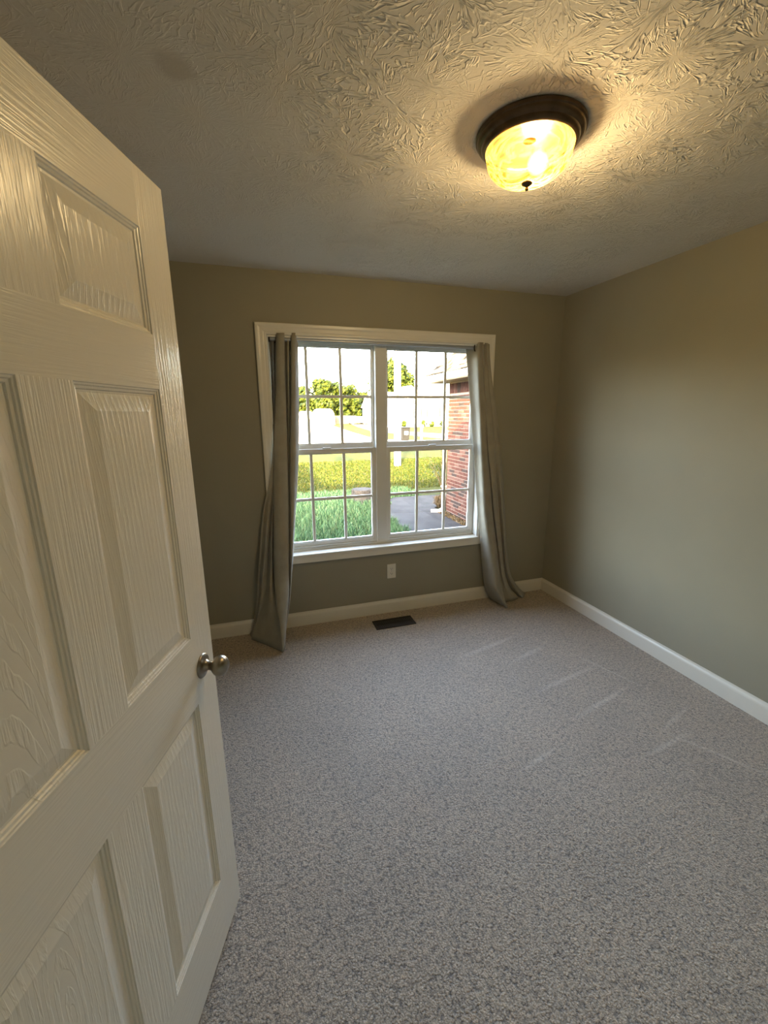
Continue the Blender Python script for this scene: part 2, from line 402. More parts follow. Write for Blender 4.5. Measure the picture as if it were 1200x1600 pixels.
for nm in ('lawn', 'blade', 'lawn_blade', 'walk', 'brick_red', 'brick_pink', 'brick_dark', 'mortar', 'dry', 'stump_wood', 'soffit_paint', 'leaf', 'dark_leaf', 'asphalt', 'plastic_bin', 'shutter', 'fence_wood', 'shingle_light', 'shingle_mid', 'bark'):
    nd = [x for x in M[nm].node_tree.nodes if x.type == 'VALTORGB'][0]        # outdoor colours scaled darker evenly to balance the bright sky
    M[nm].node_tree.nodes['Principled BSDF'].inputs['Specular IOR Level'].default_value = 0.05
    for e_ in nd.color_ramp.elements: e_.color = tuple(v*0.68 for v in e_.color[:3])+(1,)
for nm in ('lawn', 'blade', 'lawn_blade', 'walk', 'brick_red', 'brick_pink', 'brick_dark', 'mortar', 'dry', 'stump_wood', 'soffit_paint', 'leaf', 'dark_leaf', 'asphalt', 'plastic_bin', 'shutter', 'fence_wood', 'shingle_light', 'shingle_mid', 'bark'):
    nd = [x for x in M[nm].node_tree.nodes if x.type == 'VALTORGB'][0]        # second even darkening of the outdoor colours, to suit the exposure
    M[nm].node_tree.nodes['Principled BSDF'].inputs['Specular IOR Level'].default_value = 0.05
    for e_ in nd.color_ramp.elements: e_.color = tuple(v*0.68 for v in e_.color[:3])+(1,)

# ================================================================== room shell
H = 2.44; XL = -2.93; YF = -3.55; T = 0.12; G = -0.45
# window opening in the back wall
WX0, WX1, WZ0, WZ1 = -2.275, -0.680, 0.545, 2.062
def struct(name, bm, mat, parent=None, **k):
    o = obj(name, bm, mat, parent, **k)
    if parent is None: o['kind'] = 'structure'
    return o
struct('floor', B(-4.1, 0.12, YF-0.12, 0.12, -0.12, 0.0), M['carpet'])
struct('ceiling', B(-4.1, 0.12, YF-0.12, 0.12, H, H+0.1), M['ceiling'])
bm = bmesh.new()
box(bm, -4.1, WX0, 0, 0.15, 0, H); box(bm, WX1, 0.12, 0, 0.15, 0, H); box(bm, WX0, WX1, 0, 0.15, 0, WZ0-0.01); box(bm, WX0, WX1, 0, 0.15, WZ1, H)
struct('wall_back', bm, M['wall'])
struct('wall_right', B(0, 0.12, YF, 0, 0, H), M['wall'])
struct('wall_front', B(-4.1, 0.12, YF-0.12, YF, 0, H), M['wall'])
DY0, DY1, DZ = -3.425, -2.59, 2.06                        # doorway in the left wall
bm = bmesh.new()
box(bm, XL-T, XL, DY1, 0, 0, H); box(bm, XL-T, XL, YF, DY0, 0, H); box(bm, XL-T, XL, DY0, DY1, DZ, H)
struct('wall_left', bm, M['wall'])
struct('wall_hall', B(-4.1, -4.0, YF, 0, 0, H), M['wall'])

# baseboards, with an eased top edge
def baseboard(name, a, b, inward):
    prof = [(0, 0), (0.012, 0), (0.012, 0.080), (0.0105, 0.088), (0.0055, 0.098), (0.004, 0.108), (0, 0.108)]
    bm = bmesh.new(); n = Vector(inward)
    ra = [bm.verts.new(Vector(a) + n*d + Vector((0, 0, z))) for d, z in prof]
    rb = [bm.verts.new(Vector(b) + n*d + Vector((0, 0, z))) for d, z in prof]
    m = len(prof)
    for i in range(m): bm.faces.new((ra[i], ra[(i+1) % m], rb[(i+1) % m], rb[i]))
    bm.faces.new(ra[::-1]); bm.faces.new(rb)
    return struct(name, bm, M['white_trim'])
baseboard('baseboard_back', (XL, 0, 0), (0, 0, 0), (0, -1, 0))
baseboard('baseboard_right', (0, 0, 0), (0, YF, 0), (-1, 0, 0))
baseboard('baseboard_left', (XL, 0, 0), (XL, DY1+0.06, 0), (1, 0, 0))
baseboard('baseboard_front', (XL, YF, 0), (0, YF, 0), (0, 1, 0))

# window casing: mitred moulding on three sides
CASE = [(0, 0), (0, 0.009), (0.006, 0.011), (0.014, 0.0105), (0.022, 0.013), (0.040, 0.0145), (0.052, 0.018), (0.066, 0.018), (0.070, 0.014), (0.070, 0)]
def casing(name, x0, x1, z0, z1, y=0):
    root = empty(name, ((x0+x1)/2, y, z0)); root['kind'] = 'structure'
    off = Vector((-(x0+x1)/2, -y, -z0)); d = (0, -1, 0)
    for nm, path, nr in (('side_casing', [(x0, y, z0), (x0, y, z1)], [((-1, 0, 0), d), ((-1, 0, 1), d)]),
                         ('side_casing', [(x1, y, z0), (x1, y, z1)], [((1, 0, 0), d), ((1, 0, 1), d)]),
                         ('head_casing', [(x0, y, z1), (x1, y, z1)], [((-1, 0, 1), d), ((1, 0, 1), d)])):
        bm = bmesh.new(); sweep_profile(bm, [Vector(q)+off for q in path], nr, CASE)
        obj(nm, bm, M['white_trim'], root)
    return root
casing('trim_1', WX0, WX1, WZ0-0.045, WZ1)
bm = bmesh.new(); box(bm, WX0-0.0, WX1+0.0, -0.024, 0.088, 0.545, 0.566, 0.004, 2)
sill = struct('windowsill', bm, M['white_trim'])
struct('sill_apron', B(WX0+0.001, WX1-0.001, -0.020, 0.0, 0.500, 0.5455, 0.003, 2), M['white_trim'], sill)
# door frame on the doorway in the left wall
dr = empty('trim_2', (XL, DY1, 0)); dr['kind'] = 'structure'
def loc(bm, root): bmesh.ops.translate(bm, verts=bm.verts, vec=-root.location); return bm
for nm, a in (('jamb', (XL-T-0.002, XL+0.002, DY1-0.018, DY1, 0, DZ)), ('jamb', (XL-T-0.002, XL+0.002, DY0, DY0+0.018, 0, DZ)), ('head_jamb', (XL-T-0.002, XL+0.002, DY0+.018, DY1-.018, DZ-0.018, DZ)),
              ('side_casing', (XL, XL+0.016, DY1-0.006, DY1+0.058, 0, DZ+0.058)), ('side_casing', (XL, XL+0.016, DY0-0.058, DY0+0.006, 0, DZ+0.058)), ('head_casing', (XL, XL+0.016, DY0+.006, DY1-.006, DZ-0.006, DZ+0.058))):
    obj(nm, loc(B(*a, 0.002), dr), M['white_trim'], dr)

# ================================================================== window
win = empty('window_1', (-1.4775, 0.1, 0.566)); win['kind'] = 'structure'
def wbox(name, mat, *a, parent=None, bev=0.002):
    bm = B(*a, bev); bmesh.ops.translate(bm, verts=bm.verts, vec=-win.location)
    return obj(name, bm, mat, parent or win)
V = M['window_vinyl']
CX = -1.4885
wbox('head_jamb', V, WX0, WX1, 0.0, 0.15, 2.048, 2.062)
wbox('side_jamb', V, WX0, WX0+0.010, 0.0, 0.15, 0.566, 2.048)
wbox('side_jamb', V, WX1-0.010, WX1, 0.0, 0.15, 0.566, 2.048)
wbox('mullion_post', V, CX-0.042, CX+0.042, 0.062, 0.15, 0.580, 2.048)
wbox('sill_track', V, WX0+0.010, WX1-0.010, 0.066, 0.16, 0.556, 0.584)
def sash(x0, x1, g0, g1, y, z0, z1, gz0, gz1, mx, mz, lower):
    """one sash: frame x0..x1, z0..z1 around glass g0..g1, gz0..gz1"""
    root = wbox('sash', V, x0, g0, y, y+0.028, z0, z1)                # the first stile carries the others in one mesh below
    bm = bmesh.new()
    for a in ((x0, g0, y, y+0.028, z0, z1), (g1, x1, y, y+0.028, z0, z1), (g0, g1, y, y+0.028, z0, gz0), (g0, g1, y, y+0.028, gz1, z1)):
        box(bm, *a, 0.003, 2)
    for a in ((g0, g0+0.006, y+0.006, y+0.02, gz0, gz1), (g1-0.006, g1, y+0.006, y+0.02, gz0, gz1), (g0, g1, y+0.006, y+0.02, gz0, gz0+0.006), (g0, g1, y+0.006, y+0.02, gz1-0.006, gz1)):
        box(bm, *a)
    bmesh.ops.translate(bm, verts=bm.verts, vec=-win.location)
    bm.to_mesh(root.data); bm.free()
    h = 0.0105
    for m in mx: wbox('muntin', V, m-h, m+h, y+0.008, y+0.018, gz0, gz1, parent=root, bev=0.0015)
    xs = [g0]+list(mx)+[g1]
    for i in range(3): wbox('muntin', V, xs[i]+(h if i else 0), xs[i+1]-(h if i < 2 else 0), y+0.0085, y+0.0175, mz-h, mz+h, parent=root, bev=0.0015)
    zs = [gz0, mz, gz1]
    for i in range(3):
        for j in range(2):
            p = raw('pane', [Vector(v)-win.location for v in ((xs[i], y+0.013, zs[j]), (xs[i+1], y+0.013, zs[j]), (xs[i+1], y+0.013, zs[j+1]), (xs[i], y+0.013, zs[j+1]))], [(0, 1, 2, 3)], M['glass'], root)
    if lower:
        lk = wbox('sash_lock', V, (x0+x1)/2-0.03, (x0+x1)/2+0.03, y-0.006, y+0.022, z1, z1+0.010, parent=root, bev=0.003)
        wbox('lift_rail', V, x0+0.02, x1-0.02, y-0.008, y+0.001, z0+0.012, z0+0.020, parent=root)
    return root
for (x0, x1, gl0, gl1, gu0, gu1, mx) in ((-2.265, CX-0.042, -2.225, -1.560, -2.232, -1.548, (-2.015, -1.774)), (CX+0.042, -0.690, -1.421, -0.733, -1.428, -0.722, (-1.193, -0.955))):
    sash(x0, x1, gu0, gu1, 0.106, 1.310, 2.048, 1.350, 2.016, mx, 1.684, False)
    sash(x0, x1, gl0, gl1, 0.072, 0.582, 1.318, 0.628, 1.285, mx, 0.950, True)

# curtain rod: a tension rod between the jambs
rd = empty('curtain_rod', (-1.4775, 0.02, 2.040))
tag(rd, 'grey metal tension rod spanning the top of the window recess', 'rod')
bm = bmesh.new(); tube(bm, [(-0.775, 0, 0), (0.775, 0, 0)], 0.0125, 20); obj('rod_tube', bm, M['rod'], rd, smooth=0.6)
for s in (-1, 1):
    bm = bmesh.new(); tube(bm, [(s*0.7755, 0, 0), (s*0.7845, 0, 0)], 0.020, 20); obj('end_cap', bm, M['register_metal'], rd, smooth=0.6)

# ================================================================== curtains (measured fold lines: x, y, z down each fold)
CURTAIN_LEFT=[[(-2.2585,0.048,2.0803),(-2.257,0.048,1.9227),(-2.261,0.048,1.6783),(-2.2779,-0.028,1.3854),(-2.3182,-0.028,1.1277),(-2.3758,-0.028,0.9079),(-2.4168,-0.045,0.6395),(-2.4432,-0.055,0.4563),(-2.4662,-0.0444,0.2601),(-2.5135,-0.042,0.0403),(-2.5338,-0.0286,0.006)],
[(-2.2418,0.058,2.0828),(-2.2442,0.058,1.9243),(-2.2521,0.058,1.6787),(-2.2738,-0.028,1.3853),(-2.3055,-0.028,1.127),(-2.3673,-0.028,0.9073),(-2.4039,-0.042,0.6372),(-2.4304,-0.045,0.4509),(-2.453,-0.051,0.2611),(-2.5042,-0.0577,0.047),(-2.525,-0.0599,0.006)],
[(-2.23,0.018,2.0765),(-2.2342,0.018,1.9199),(-2.246,0.018,1.6772),(-2.2696,-0.028,1.3852),(-2.2992,-0.028,1.1266),(-2.3422,-0.045,0.9091),(-2.3786,-0.075,0.645),(-2.4089,-0.085,0.4634),(-2.4397,-0.0873,0.2754),(-2.4968,-0.0899,0.0626),(-2.5164,-0.0907,0.006)],
[(-2.2136,0.053,2.0832),(-2.2239,0.053,1.9243),(-2.2398,0.053,1.6786),(-2.2717,-0.028,1.3852),(-2.2929,-0.028,1.1263),(-2.3204,-0.028,0.9037),(-2.3566,-0.042,0.6322),(-2.3828,-0.05,0.4467),(-2.4224,-0.0736,0.2667),(-2.49,-0.1002,0.0669),(-2.5165,-0.109,0.006)],
[(-2.2129,0.003,2.0747),(-2.225,0.003,1.9184),(-2.2427,0.003,1.6766),(-2.2677,-0.0318,1.3853),(-2.2888,-0.0318,1.1266),(-2.313,-0.06,0.9102),(-2.3406,-0.09,0.6456),(-2.3576,-0.1,0.4626),(-2.3797,-0.1433,0.2916),(-2.4119,-0.1919,0.1017),(-2.432,-0.2081,0.006)],
[(-2.2098,0.048,2.0825),(-2.22,0.048,1.9238),(-2.2359,0.048,1.6784),(-2.2675,-0.028,1.3851),(-2.2886,-0.028,1.1261),(-2.3033,-0.028,0.9023),(-2.322,-0.045,0.6294),(-2.3304,-0.055,0.442),(-2.333,-0.1628,0.2934),(-2.3249,-0.2841,0.1352),(-2.3357,-0.3245,0.006)],
[(-2.2099,-0.012,2.0723),(-2.224,-0.012,1.9166),(-2.2395,-0.012,1.6761),(-2.27,-0.0355,1.3856),(-2.2892,-0.04,1.1279),(-2.3051,-0.075,0.9129),(-2.324,-0.105,0.6486),(-2.3322,-0.115,0.4651),(-2.3343,-0.2052,0.3127),(-2.3257,-0.3067,0.1473),(-2.3242,-0.3406,0.006)],
[(-2.1874,-0.032,2.0699),(-2.1971,-0.032,1.915),(-2.212,-0.032,1.6754),(-2.2306,-0.04,1.3849),(-2.248,-0.06,1.1286),(-2.2637,-0.095,0.9141),(-2.2779,-0.125,0.65),(-2.2856,-0.135,0.4668),(-2.2967,-0.2194,0.3134),(-2.3115,-0.3143,0.1488),(-2.3204,-0.3459,0.006)],
[(-2.1621,-0.017,2.0737),(-2.1715,-0.017,1.9176),(-2.1799,-0.017,1.6762),(-2.1875,-0.025,1.3828),(-2.2001,-0.045,1.1238),(-2.2115,-0.08,0.9068),(-2.2274,-0.11,0.6399),(-2.2369,-0.12,0.4549),(-2.2576,-0.208,0.3025),(-2.2965,-0.3069,0.1423),(-2.3136,-0.3399,0.006)],
[(-2.1523,0.048,2.0852),(-2.1619,0.048,1.9255),(-2.1683,0.048,1.6787),(-2.1781,0.04,1.3788),(-2.1909,0.02,1.1138),(-2.2047,-0.015,0.8918),(-2.2209,-0.045,0.6186),(-2.2305,-0.055,0.4293),(-2.2537,-0.1628,0.2817),(-2.2943,-0.2841,0.1299),(-2.3103,-0.3245,0.006)],
[(-2.1354,0.008,2.0791),(-2.1447,0.008,1.9213),(-2.1547,0.008,1.6772),(-2.1727,0,1.381),(-2.1874,-0.02,1.1195),(-2.201,-0.055,0.9004),(-2.2192,-0.085,0.6311),(-2.2309,-0.095,0.4446),(-2.2519,-0.1837,0.2908),(-2.293,-0.2835,0.1294),(-2.3085,-0.3168,0.006)],
[(-2.1176,0.043,2.0859),(-2.1268,0.043,1.926),(-2.141,0.043,1.6786),(-2.1611,0.035,1.3786),(-2.1812,0.015,1.114),(-2.194,-0.02,0.8921),(-2.2124,-0.05,0.6193),(-2.225,-0.06,0.4305),(-2.249,-0.1563,0.2781),(-2.2912,-0.2647,0.1192),(-2.306,-0.3008,0.006)],
[(-2.1165,-0.007,2.0774),(-2.1254,-0.007,1.9201),(-2.1393,-0.007,1.6767),(-2.1611,-0.015,1.3816),(-2.1804,-0.035,1.1213),(-2.1935,-0.07,0.9032),(-2.2115,-0.1,0.635),(-2.2248,-0.11,0.4495),(-2.2482,-0.1799,0.2885),(-2.2901,-0.2586,0.1158),(-2.303,-0.2848,0.006)],
[(-2.0924,-0.012,2.0777),(-2.1011,-0.012,1.9202),(-2.1145,-0.012,1.6766),(-2.1316,-0.02,1.3811),(-2.1522,-0.04,1.1205),(-2.1721,-0.075,0.9026),(-2.1988,-0.105,0.6352),(-2.219,-0.115,0.4507),(-2.245,-0.1765,0.2865),(-2.2869,-0.2457,0.1084),(-2.2996,-0.2688,0.006)],
[(-2.0693,0.028,2.0855),(-2.0757,0.028,1.9257),(-2.0847,0.028,1.6783),(-2.1015,0.02,1.378),(-2.1266,-0,1.1133),(-2.1555,-0.035,0.8925),(-2.189,-0.065,0.6215),(-2.2117,-0.075,0.4345),(-2.2407,-0.1426,0.2707),(-2.2839,-0.2187,0.0937),(-2.2955,-0.2441,0.006)]]
CURTAIN_RIGHT=[[(-0.8117,0.068,2.0457),(-0.8031,0.068,1.968),(-0.7803,0.065,1.7811),(-0.7555,0.05,1.5396),(-0.7411,0.02,1.2923),(-0.7231,0,1.0382),(-0.7014,-0.02,0.7768),(-0.6798,-0.042,0.5636),(-0.6592,-0.042,0.3947),(-0.6319,-0.042,0.2207),(-0.6071,-0.042,0.1012),(-0.5519,-0.0315,0.006)],
[(-0.7737,0.04,2.0613),(-0.7693,0.04,1.9657),(-0.7514,0.037,1.7796),(-0.7318,0.022,1.5395),(-0.72,-0.008,1.2937),(-0.7075,-0.028,1.0415),(-0.6885,-0.048,0.782),(-0.6686,-0.063,0.5685),(-0.6524,-0.0805,0.4068),(-0.6359,-0.098,0.2426),(-0.6161,-0.1155,0.1329),(-0.546,-0.133,0.006)],
[(-0.7527,-0.017,2.0716),(-0.7525,-0.017,1.9594),(-0.7396,-0.02,1.776),(-0.7253,-0.035,1.5396),(-0.7192,-0.065,1.2978),(-0.701,-0.085,1.0494),(-0.682,-0.105,0.7942),(-0.6502,-0.12,0.5829),(-0.6368,-0.1418,0.4254),(-0.6291,-0.1637,0.2667),(-0.6185,-0.1855,0.1622),(-0.5323,-0.2073,0.006)],
[(-0.7231,-0.012,2.0735),(-0.7145,-0.012,1.9612),(-0.6984,-0.015,1.7769),(-0.6867,-0.0355,1.5393),(-0.6768,-0.06,1.2962),(-0.6464,-0.08,1.0458),(-0.6206,-0.1,0.7883),(-0.5908,-0.115,0.5757),(-0.5875,-0.1486,0.4221),(-0.5872,-0.1821,0.2685),(-0.5963,-0.2157,0.1717),(-0.5173,-0.2493,0.006)],
[(-0.7243,-0.028,2.0711),(-0.7157,-0.028,1.9592),(-0.695,-0.028,1.7761),(-0.6683,-0.028,1.5391),(-0.6405,-0.028,1.2927),(-0.6027,-0.028,1.0359),(-0.5678,-0.035,0.7698),(-0.5338,-0.05,0.5517),(-0.5214,-0.0753,0.3904),(-0.5087,-0.1006,0.2274),(-0.4934,-0.1259,0.1203),(-0.4712,-0.1512,0.006)],
[(-0.7011,-0.002,2.0737),(-0.6952,-0.002,1.9629),(-0.6925,-0.033,1.7758),(-0.6629,-0.033,1.5391),(-0.6481,-0.05,1.2945),(-0.6171,-0.07,1.0428),(-0.5908,-0.09,0.7838),(-0.5574,-0.105,0.5696),(-0.5295,-0.1154,0.4046),(-0.5009,-0.1259,0.236),(-0.463,-0.1363,0.1204),(-0.4058,-0.1468,0.006)],
[(-0.6975,-0.033,2.0669),(-0.6862,-0.033,1.9595),(-0.665,-0.033,1.7761),(-0.6235,-0.033,1.5387),(-0.6023,-0.05,1.2931),(-0.5822,-0.07,1.0409),(-0.5552,-0.09,0.7811),(-0.5272,-0.105,0.5667),(-0.5004,-0.1084,0.399),(-0.4666,-0.1118,0.2263),(-0.4169,-0.1153,0.1053),(-0.3296,-0.1187,0.006)],
[(-0.6892,-0.028,2.068),(-0.6778,-0.028,1.9603),(-0.6565,-0.028,1.7766),(-0.6119,-0.028,1.5386),(-0.5741,-0.028,1.2907),(-0.5437,-0.028,1.0327),(-0.5074,-0.035,0.7652),(-0.4816,-0.05,0.5467),(-0.4592,-0.0565,0.3772),(-0.4267,-0.0629,0.2026),(-0.3717,-0.0694,0.0801),(-0.2934,-0.0759,0.006)],
[(-0.6799,-0.031,2.0635),(-0.6687,-0.031,1.9603),(-0.6361,-0.031,1.7766),(-0.5939,-0.031,1.5385),(-0.5511,-0.042,1.291),(-0.5301,-0.062,1.0369),(-0.5081,-0.082,0.7756),(-0.4855,-0.097,0.5604),(-0.466,-0.1031,0.3934),(-0.4272,-0.1092,0.2203),(-0.3532,-0.1154,0.0966),(-0.2802,-0.1215,0.006)],
[(-0.6671,-0.028,2.0599),(-0.6587,-0.028,1.9609),(-0.626,-0.028,1.777),(-0.5692,-0.028,1.5383),(-0.5246,-0.028,1.2892),(-0.4853,-0.03,1.0299),(-0.4625,-0.05,0.765),(-0.4454,-0.065,0.5474),(-0.4165,-0.0582,0.373),(-0.3612,-0.0515,0.1898),(-0.2625,-0.0447,0.0548),(-0.1945,-0.038,0.006)]]
def curtain(name, cols, label, rings):
    from math import dist
    NR = 44
    res = []
    for c in cols:
        pts = [Vector(p) for p in c]
        t = [0]
        for a, b in zip(pts, pts[1:]): t.append(t[-1] + (a-b).length)
        out = []
        for i in range(NR+1):
            s = t[-1]*i/NR; j = 0
            while j < len(t)-2 and t[j+1] < s: j += 1
            u = (s-t[j])/(t[j+1]-t[j])
            p0, p1, p2, p3 = pts[max(j-1, 0)], pts[j], pts[j+1], pts[min(j+2, len(pts)-1)]
            out.append(0.5*((2*p1)+(-p0+p2)*u+(2*p0-5*p1+4*p2-p3)*u*u+(-p0+3*p1-3*p2+p3)*u**3))
        res.append(out)
    ox = sum(c[-1][0] for c in cols)/len(cols)
    org = Vector((ox, -0.15, 0))
    root = empty(name, org); tag(root, label, 'curtain')
    # spline across the folds, so each crease keeps its measured place
    SUB = 5; nc0 = len(res); fine = []
    for k in range(nc0-1):
        for q in range(SUB):
            u = q/SUB; row = []
            for i in range(NR+1):
                p0, p1, p2, p3 = res[max(k-1, 0)][i], res[k][i], res[k+1][i], res[min(k+2, nc0-1)][i]
                row.append(0.5*((2*p1)+(-p0+p2)*u+(2*p0-5*p1+4*p2-p3)*u*u+(-p0+3*p1-3*p2+p3)*u**3))
            fine.append(row)
    fine.append(res[-1])
    bm = bmesh.new()
    g = [[bm.verts.new(fine[k][i]-org) for i in range(NR+1)] for k in range(len(fine))]
    for k in range(len(fine)-1):
        for i in range(NR): bm.faces.new((g[k][i], g[k+1][i], g[k+1][i+1], g[k][i+1]))
    cl = obj('cloth', bm, M['curtain'], root, smooth=9)
    so_ = cl.modifiers.new('thickness', 'SOLIDIFY'); so_.thickness = 0.0016; so_.offset = 0
    for (x, y, z, rz) in rings:
        bm = bmesh.new()
        R_, r_ = 0.0215, 0.0048
        mt = Matrix.Rotation(rz, 4, 'Z') @ Matrix.Rotation(math.pi/2, 4, 'Y')
        prof = [(R_+r_*math.cos(a), r_*math.sin(a)) for a in [2*math.pi*i/10 for i in range(11)]]
        lathe(bm, prof, 28, mt)
        bmesh.ops.remove_doubles(bm, verts=bm.verts, dist=1e-5)
        bmesh.ops.translate(bm, verts=bm.verts, vec=Vector((x, y, z))-org)
        obj('grommet', bm, M['grommet'], root, smooth=9)
    return root
curtain('curtain', CURTAIN_LEFT, 'grey-beige grommet curtain bunched left of the window, hem trailing on the carpet', [(-2.222, 0.02, 2.040, 0.5)])
curtain('curtain', CURTAIN_RIGHT, 'grey-beige grommet curtain bunched right of the window near the corner', [(-0.765, 0.012, 2.036, -0.75)])

# ================================================================== the open door
DA = -0.3314; DW = 0.815
e = Vector((math.sin(DA), -math.cos(DA), 0))
hinge = Vector((-2.5642, -1.8108, 0)) + e*DW
door = empty('door_1', hinge, math.atan2(-e.y, -e.x)); door['kind'] = 'structure'
DT = 0.035; DZ0, DZ1 = 0.022, 2.043
xs = (0.0, 0.103, 0.355, 0.461, 0.711, DW)               # from the hinge edge (mirrored measures)
xs = tuple(DW - v for v in (DW, 0.713, 0.461, 0.357, 0.106, 0.0))
zrows = ((0.234, 0.829), (1.015, 1.617), (1.728, 1.930))
MV, MH, MP = M['door_vertical'], M['door_horizontal'], M['door_panel']
obj('stile', B(xs[0], xs[1], 0, DT, DZ0, DZ1), MV, door); obj('stile', B(xs[4], xs[5], 0, DT, DZ0, DZ1), MV, door)
rails = ((DZ0, 0.234), (0.829, 1.015), (1.617, 1.728), (1.930, DZ1))
for z0, z1 in rails: obj('rail', B(xs[1], xs[4], 0, DT, z0, z1), MH, door)
for z0, z1 in zrows: obj('mullion', B(xs[2], xs[3], 0, DT, z0, z1), MV, door)
def door_panel(x0, x1, z0, z1):
    prof = [(0.0, 0.0), (0.0015, 0.0022), (0.0045, 0.0028), (0.0065, 0.0050), (0.0105, 0.0062), (0.0125, 0.0088), (0.0165, 0.0092), (0.0465, 0.0022), (0.0480, 0.0020)]
    bm = bmesh.new()
    for side in (0, 1):
        rings = []
        for ins, d in prof:
            y = d if side == 0 else DT-d
            rings.append([bm.verts.new(q) for q in ((x0+ins, y, z0+ins), (x1-ins, y, z0+ins), (x1-ins, y, z1-ins), (x0+ins, y, z1-ins))])
        for a, b in zip(rings, rings[1:]):
            for i in range(4):
                f = (a[i], a[(i+1) % 4], b[(i+1) % 4], b[i]); bm.faces.new(f if side == 0 else f[::-1])
        bm.faces.new(rings[-1] if side == 0 else rings[-1][::-1])
    return obj('panel', bm, MP, door)
for z0, z1 in zrows:
    door_panel(xs[1], xs[2], z0, z1); door_panel(xs[3], xs[4], z0, z1)
KX, KZ = DW-0.064, 0.914
def knob(side):
    s = -1 if side == 0 else 1
    y0 = 0 if side == 0 else DT
    mt = Matrix.Translation((KX, y0, KZ)) @ Matrix.Rotation(math.pi/2 if s < 0 else -math.pi/2, 4, 'X')
    bm = bmesh.new()
    lathe(bm, [(0.0325, 0), (0.0325, 0.0015), (0.0305, 0.0045), (0.024, 0.0070), (0.017, 0.0085), (0.0135, 0.013), (0.0115, 0.018), (0.0110, 0.024)], 40, mt, cap0=True, cap1=True)
    rose = obj('rose', bm, M['nickel'], door, smooth=0.9)
    bm = bmesh.new()
    pr = [(0.0105, 0.018), (0.0120, 0.021), (0.0125, 0.025)]
    for i in range(1, 14):
        t = -1.15+i/13*(1.15+math.pi/2); pr.append((max(0.001, 0.0272*math.cos(t)), 0.0475+0.0225*math.sin(t)))
    lathe(bm, pr, 40, mt, cap0=True, cap1=True)
    obj('door_knob', bm, M['nickel'], door, smooth=0.9)
knob(0); knob(1)
obj('latch_plate', B(DW-0.001, DW+0.001, 0.005, 0.030, KZ-0.028, KZ+0.028), M['nickel'], door)
for z in (0.22, 1.03, 1.84):
    bm = bmesh.new(); tube(bm, [(0.0, -0.006, z-0.045), (0.0, -0.006, z+0.045)], 0.006, 12); obj('hinge', bm, M['nickel'], door, smooth=0.6)

# ================================================================== ceiling light
LX, LY = -1.483, -1.583
lamp = empty('ceiling_light', (LX, LY, H))
tag(lamp, 'bronze flush-mount ceiling light with a lit amber alabaster glass bowl', 'light')
bm = bmesh.new()
lathe(bm, [(0.02, 0.0), (0.169, 0.0), (0.172, -0.004), (0.171, -0.012), (0.167, -0.015), (0.166, -0.020), (0.161, -0.026), (0.153, -0.030), (0.152, -0.033), (0.149, -0.040), (0.144, -0.044), (0.139, -0.045), (0.136, -0.042), (0.136, -0.022), (0.02, -0.022)], 72)
obj('canopy', bm, M['bronze'], lamp, smooth=0.7)
bm = bmesh.new()
prof = [(0.1345, -0.034), (0.1390, -0.046), (0.1375, -0.054), (0.1345, -0.060)]
for i in range(1, 15):
    a = i/15*math.pi/2
    prof.append((0.1345*math.cos(a)**0.80, -0.060-0.080*math.sin(a)))
prof.append((0.010, -0.1405))
lathe(bm, prof, 64); obj('bowl', bm, M['alabaster'], lamp, smooth=9)
bm = bmesh.new()
lathe(bm, [(0.001, -0.137), (0.0165, -0.1385), (0.0175, -0.142), (0.0150, -0.145), (0.008, -0.149), (0.0045, -0.152), (0.0040, -0.154), (0.0060, -0.157), (0.0052, -0.161), (0.001, -0.163)], 28)
obj('finial', bm, M['bronze'], lamp, smooth=0.9)
bm = bmesh.new(); bmesh.ops.create_uvsphere(bm, u_segments=24, v_segments=14, radius=0.036)
bmesh.ops.translate(bm, verts=bm.verts, vec=(0.054, 0.026, -0.064)); obj('bulb', bm, M['bulb'], lamp, smooth=9)
ll = bpy.data.lights.new('bulb_light', 'POINT'); ll.energy = 92; ll.color = (1.0, 0.90, 0.76); ll.shadow_soft_size = 0.038
lo = bpy.data.objects.new('bulb_light', ll); COL.objects.link(lo); lo.location = (0.034, 0.012, -0.088); lo.parent = lamp
# unseen warm fill light added in the hall to brighten the room
hl = bpy.data.lights.new('hall_fill', 'AREA'); hl.shape = 'DISK'; hl.size = 0.3; hl.energy = 4; hl.color = (1.0, 0.78, 0.50)
ho = bpy.data.objects.new('hall_fill', hl); COL.objects.link(ho); ho.location = (-3.5, -2.9, H-0.02)

# ================================================================== outlet and floor register
ot = empty('wall_outlet', (-1.436, 0, 0.350)); tag(ot, 'off-white duplex power outlet on the wall below the window', 'outlet')
obj('cover_plate', B(-0.036, 0.036, -0.006, 0, -0.059, 0.059, 0.003, 2), M['plate'], ot)
for zc in (0.020, -0.020):
    bm = bmesh.new(); n = 20
    pts = [(0.0165*math.cos(2*math.pi*i/n), max(-0.0125, min(0.0125, 0.0165*math.sin(2*math.pi*i/n)))) for i in range(n)]
    a = [bm.verts.new((x, -0.006, z+zc)) for x, z in pts]; b = [bm.verts.new((x, -0.0085, z+zc)) for x, z in pts]
    bm.faces.new(b)
    for i in range(n): bm.faces.new((a[i], a[(i+1) % n], b[(i+1) % n], b[i]))
    r = obj('receptacle', bm, M['plate'], ot)
    bm = bmesh.new()
    for x in (-0.0065, 0.0065): box(bm, x-0.0012, x+0.0012, -0.0090, -0.0084, zc-0.001, zc+0.007)
    box(bm, -0.0022, 0.0022, -0.0090, -0.0084, zc-0.0085, zc-0.004)
    obj('slots', bm, M['black_hole'], r)
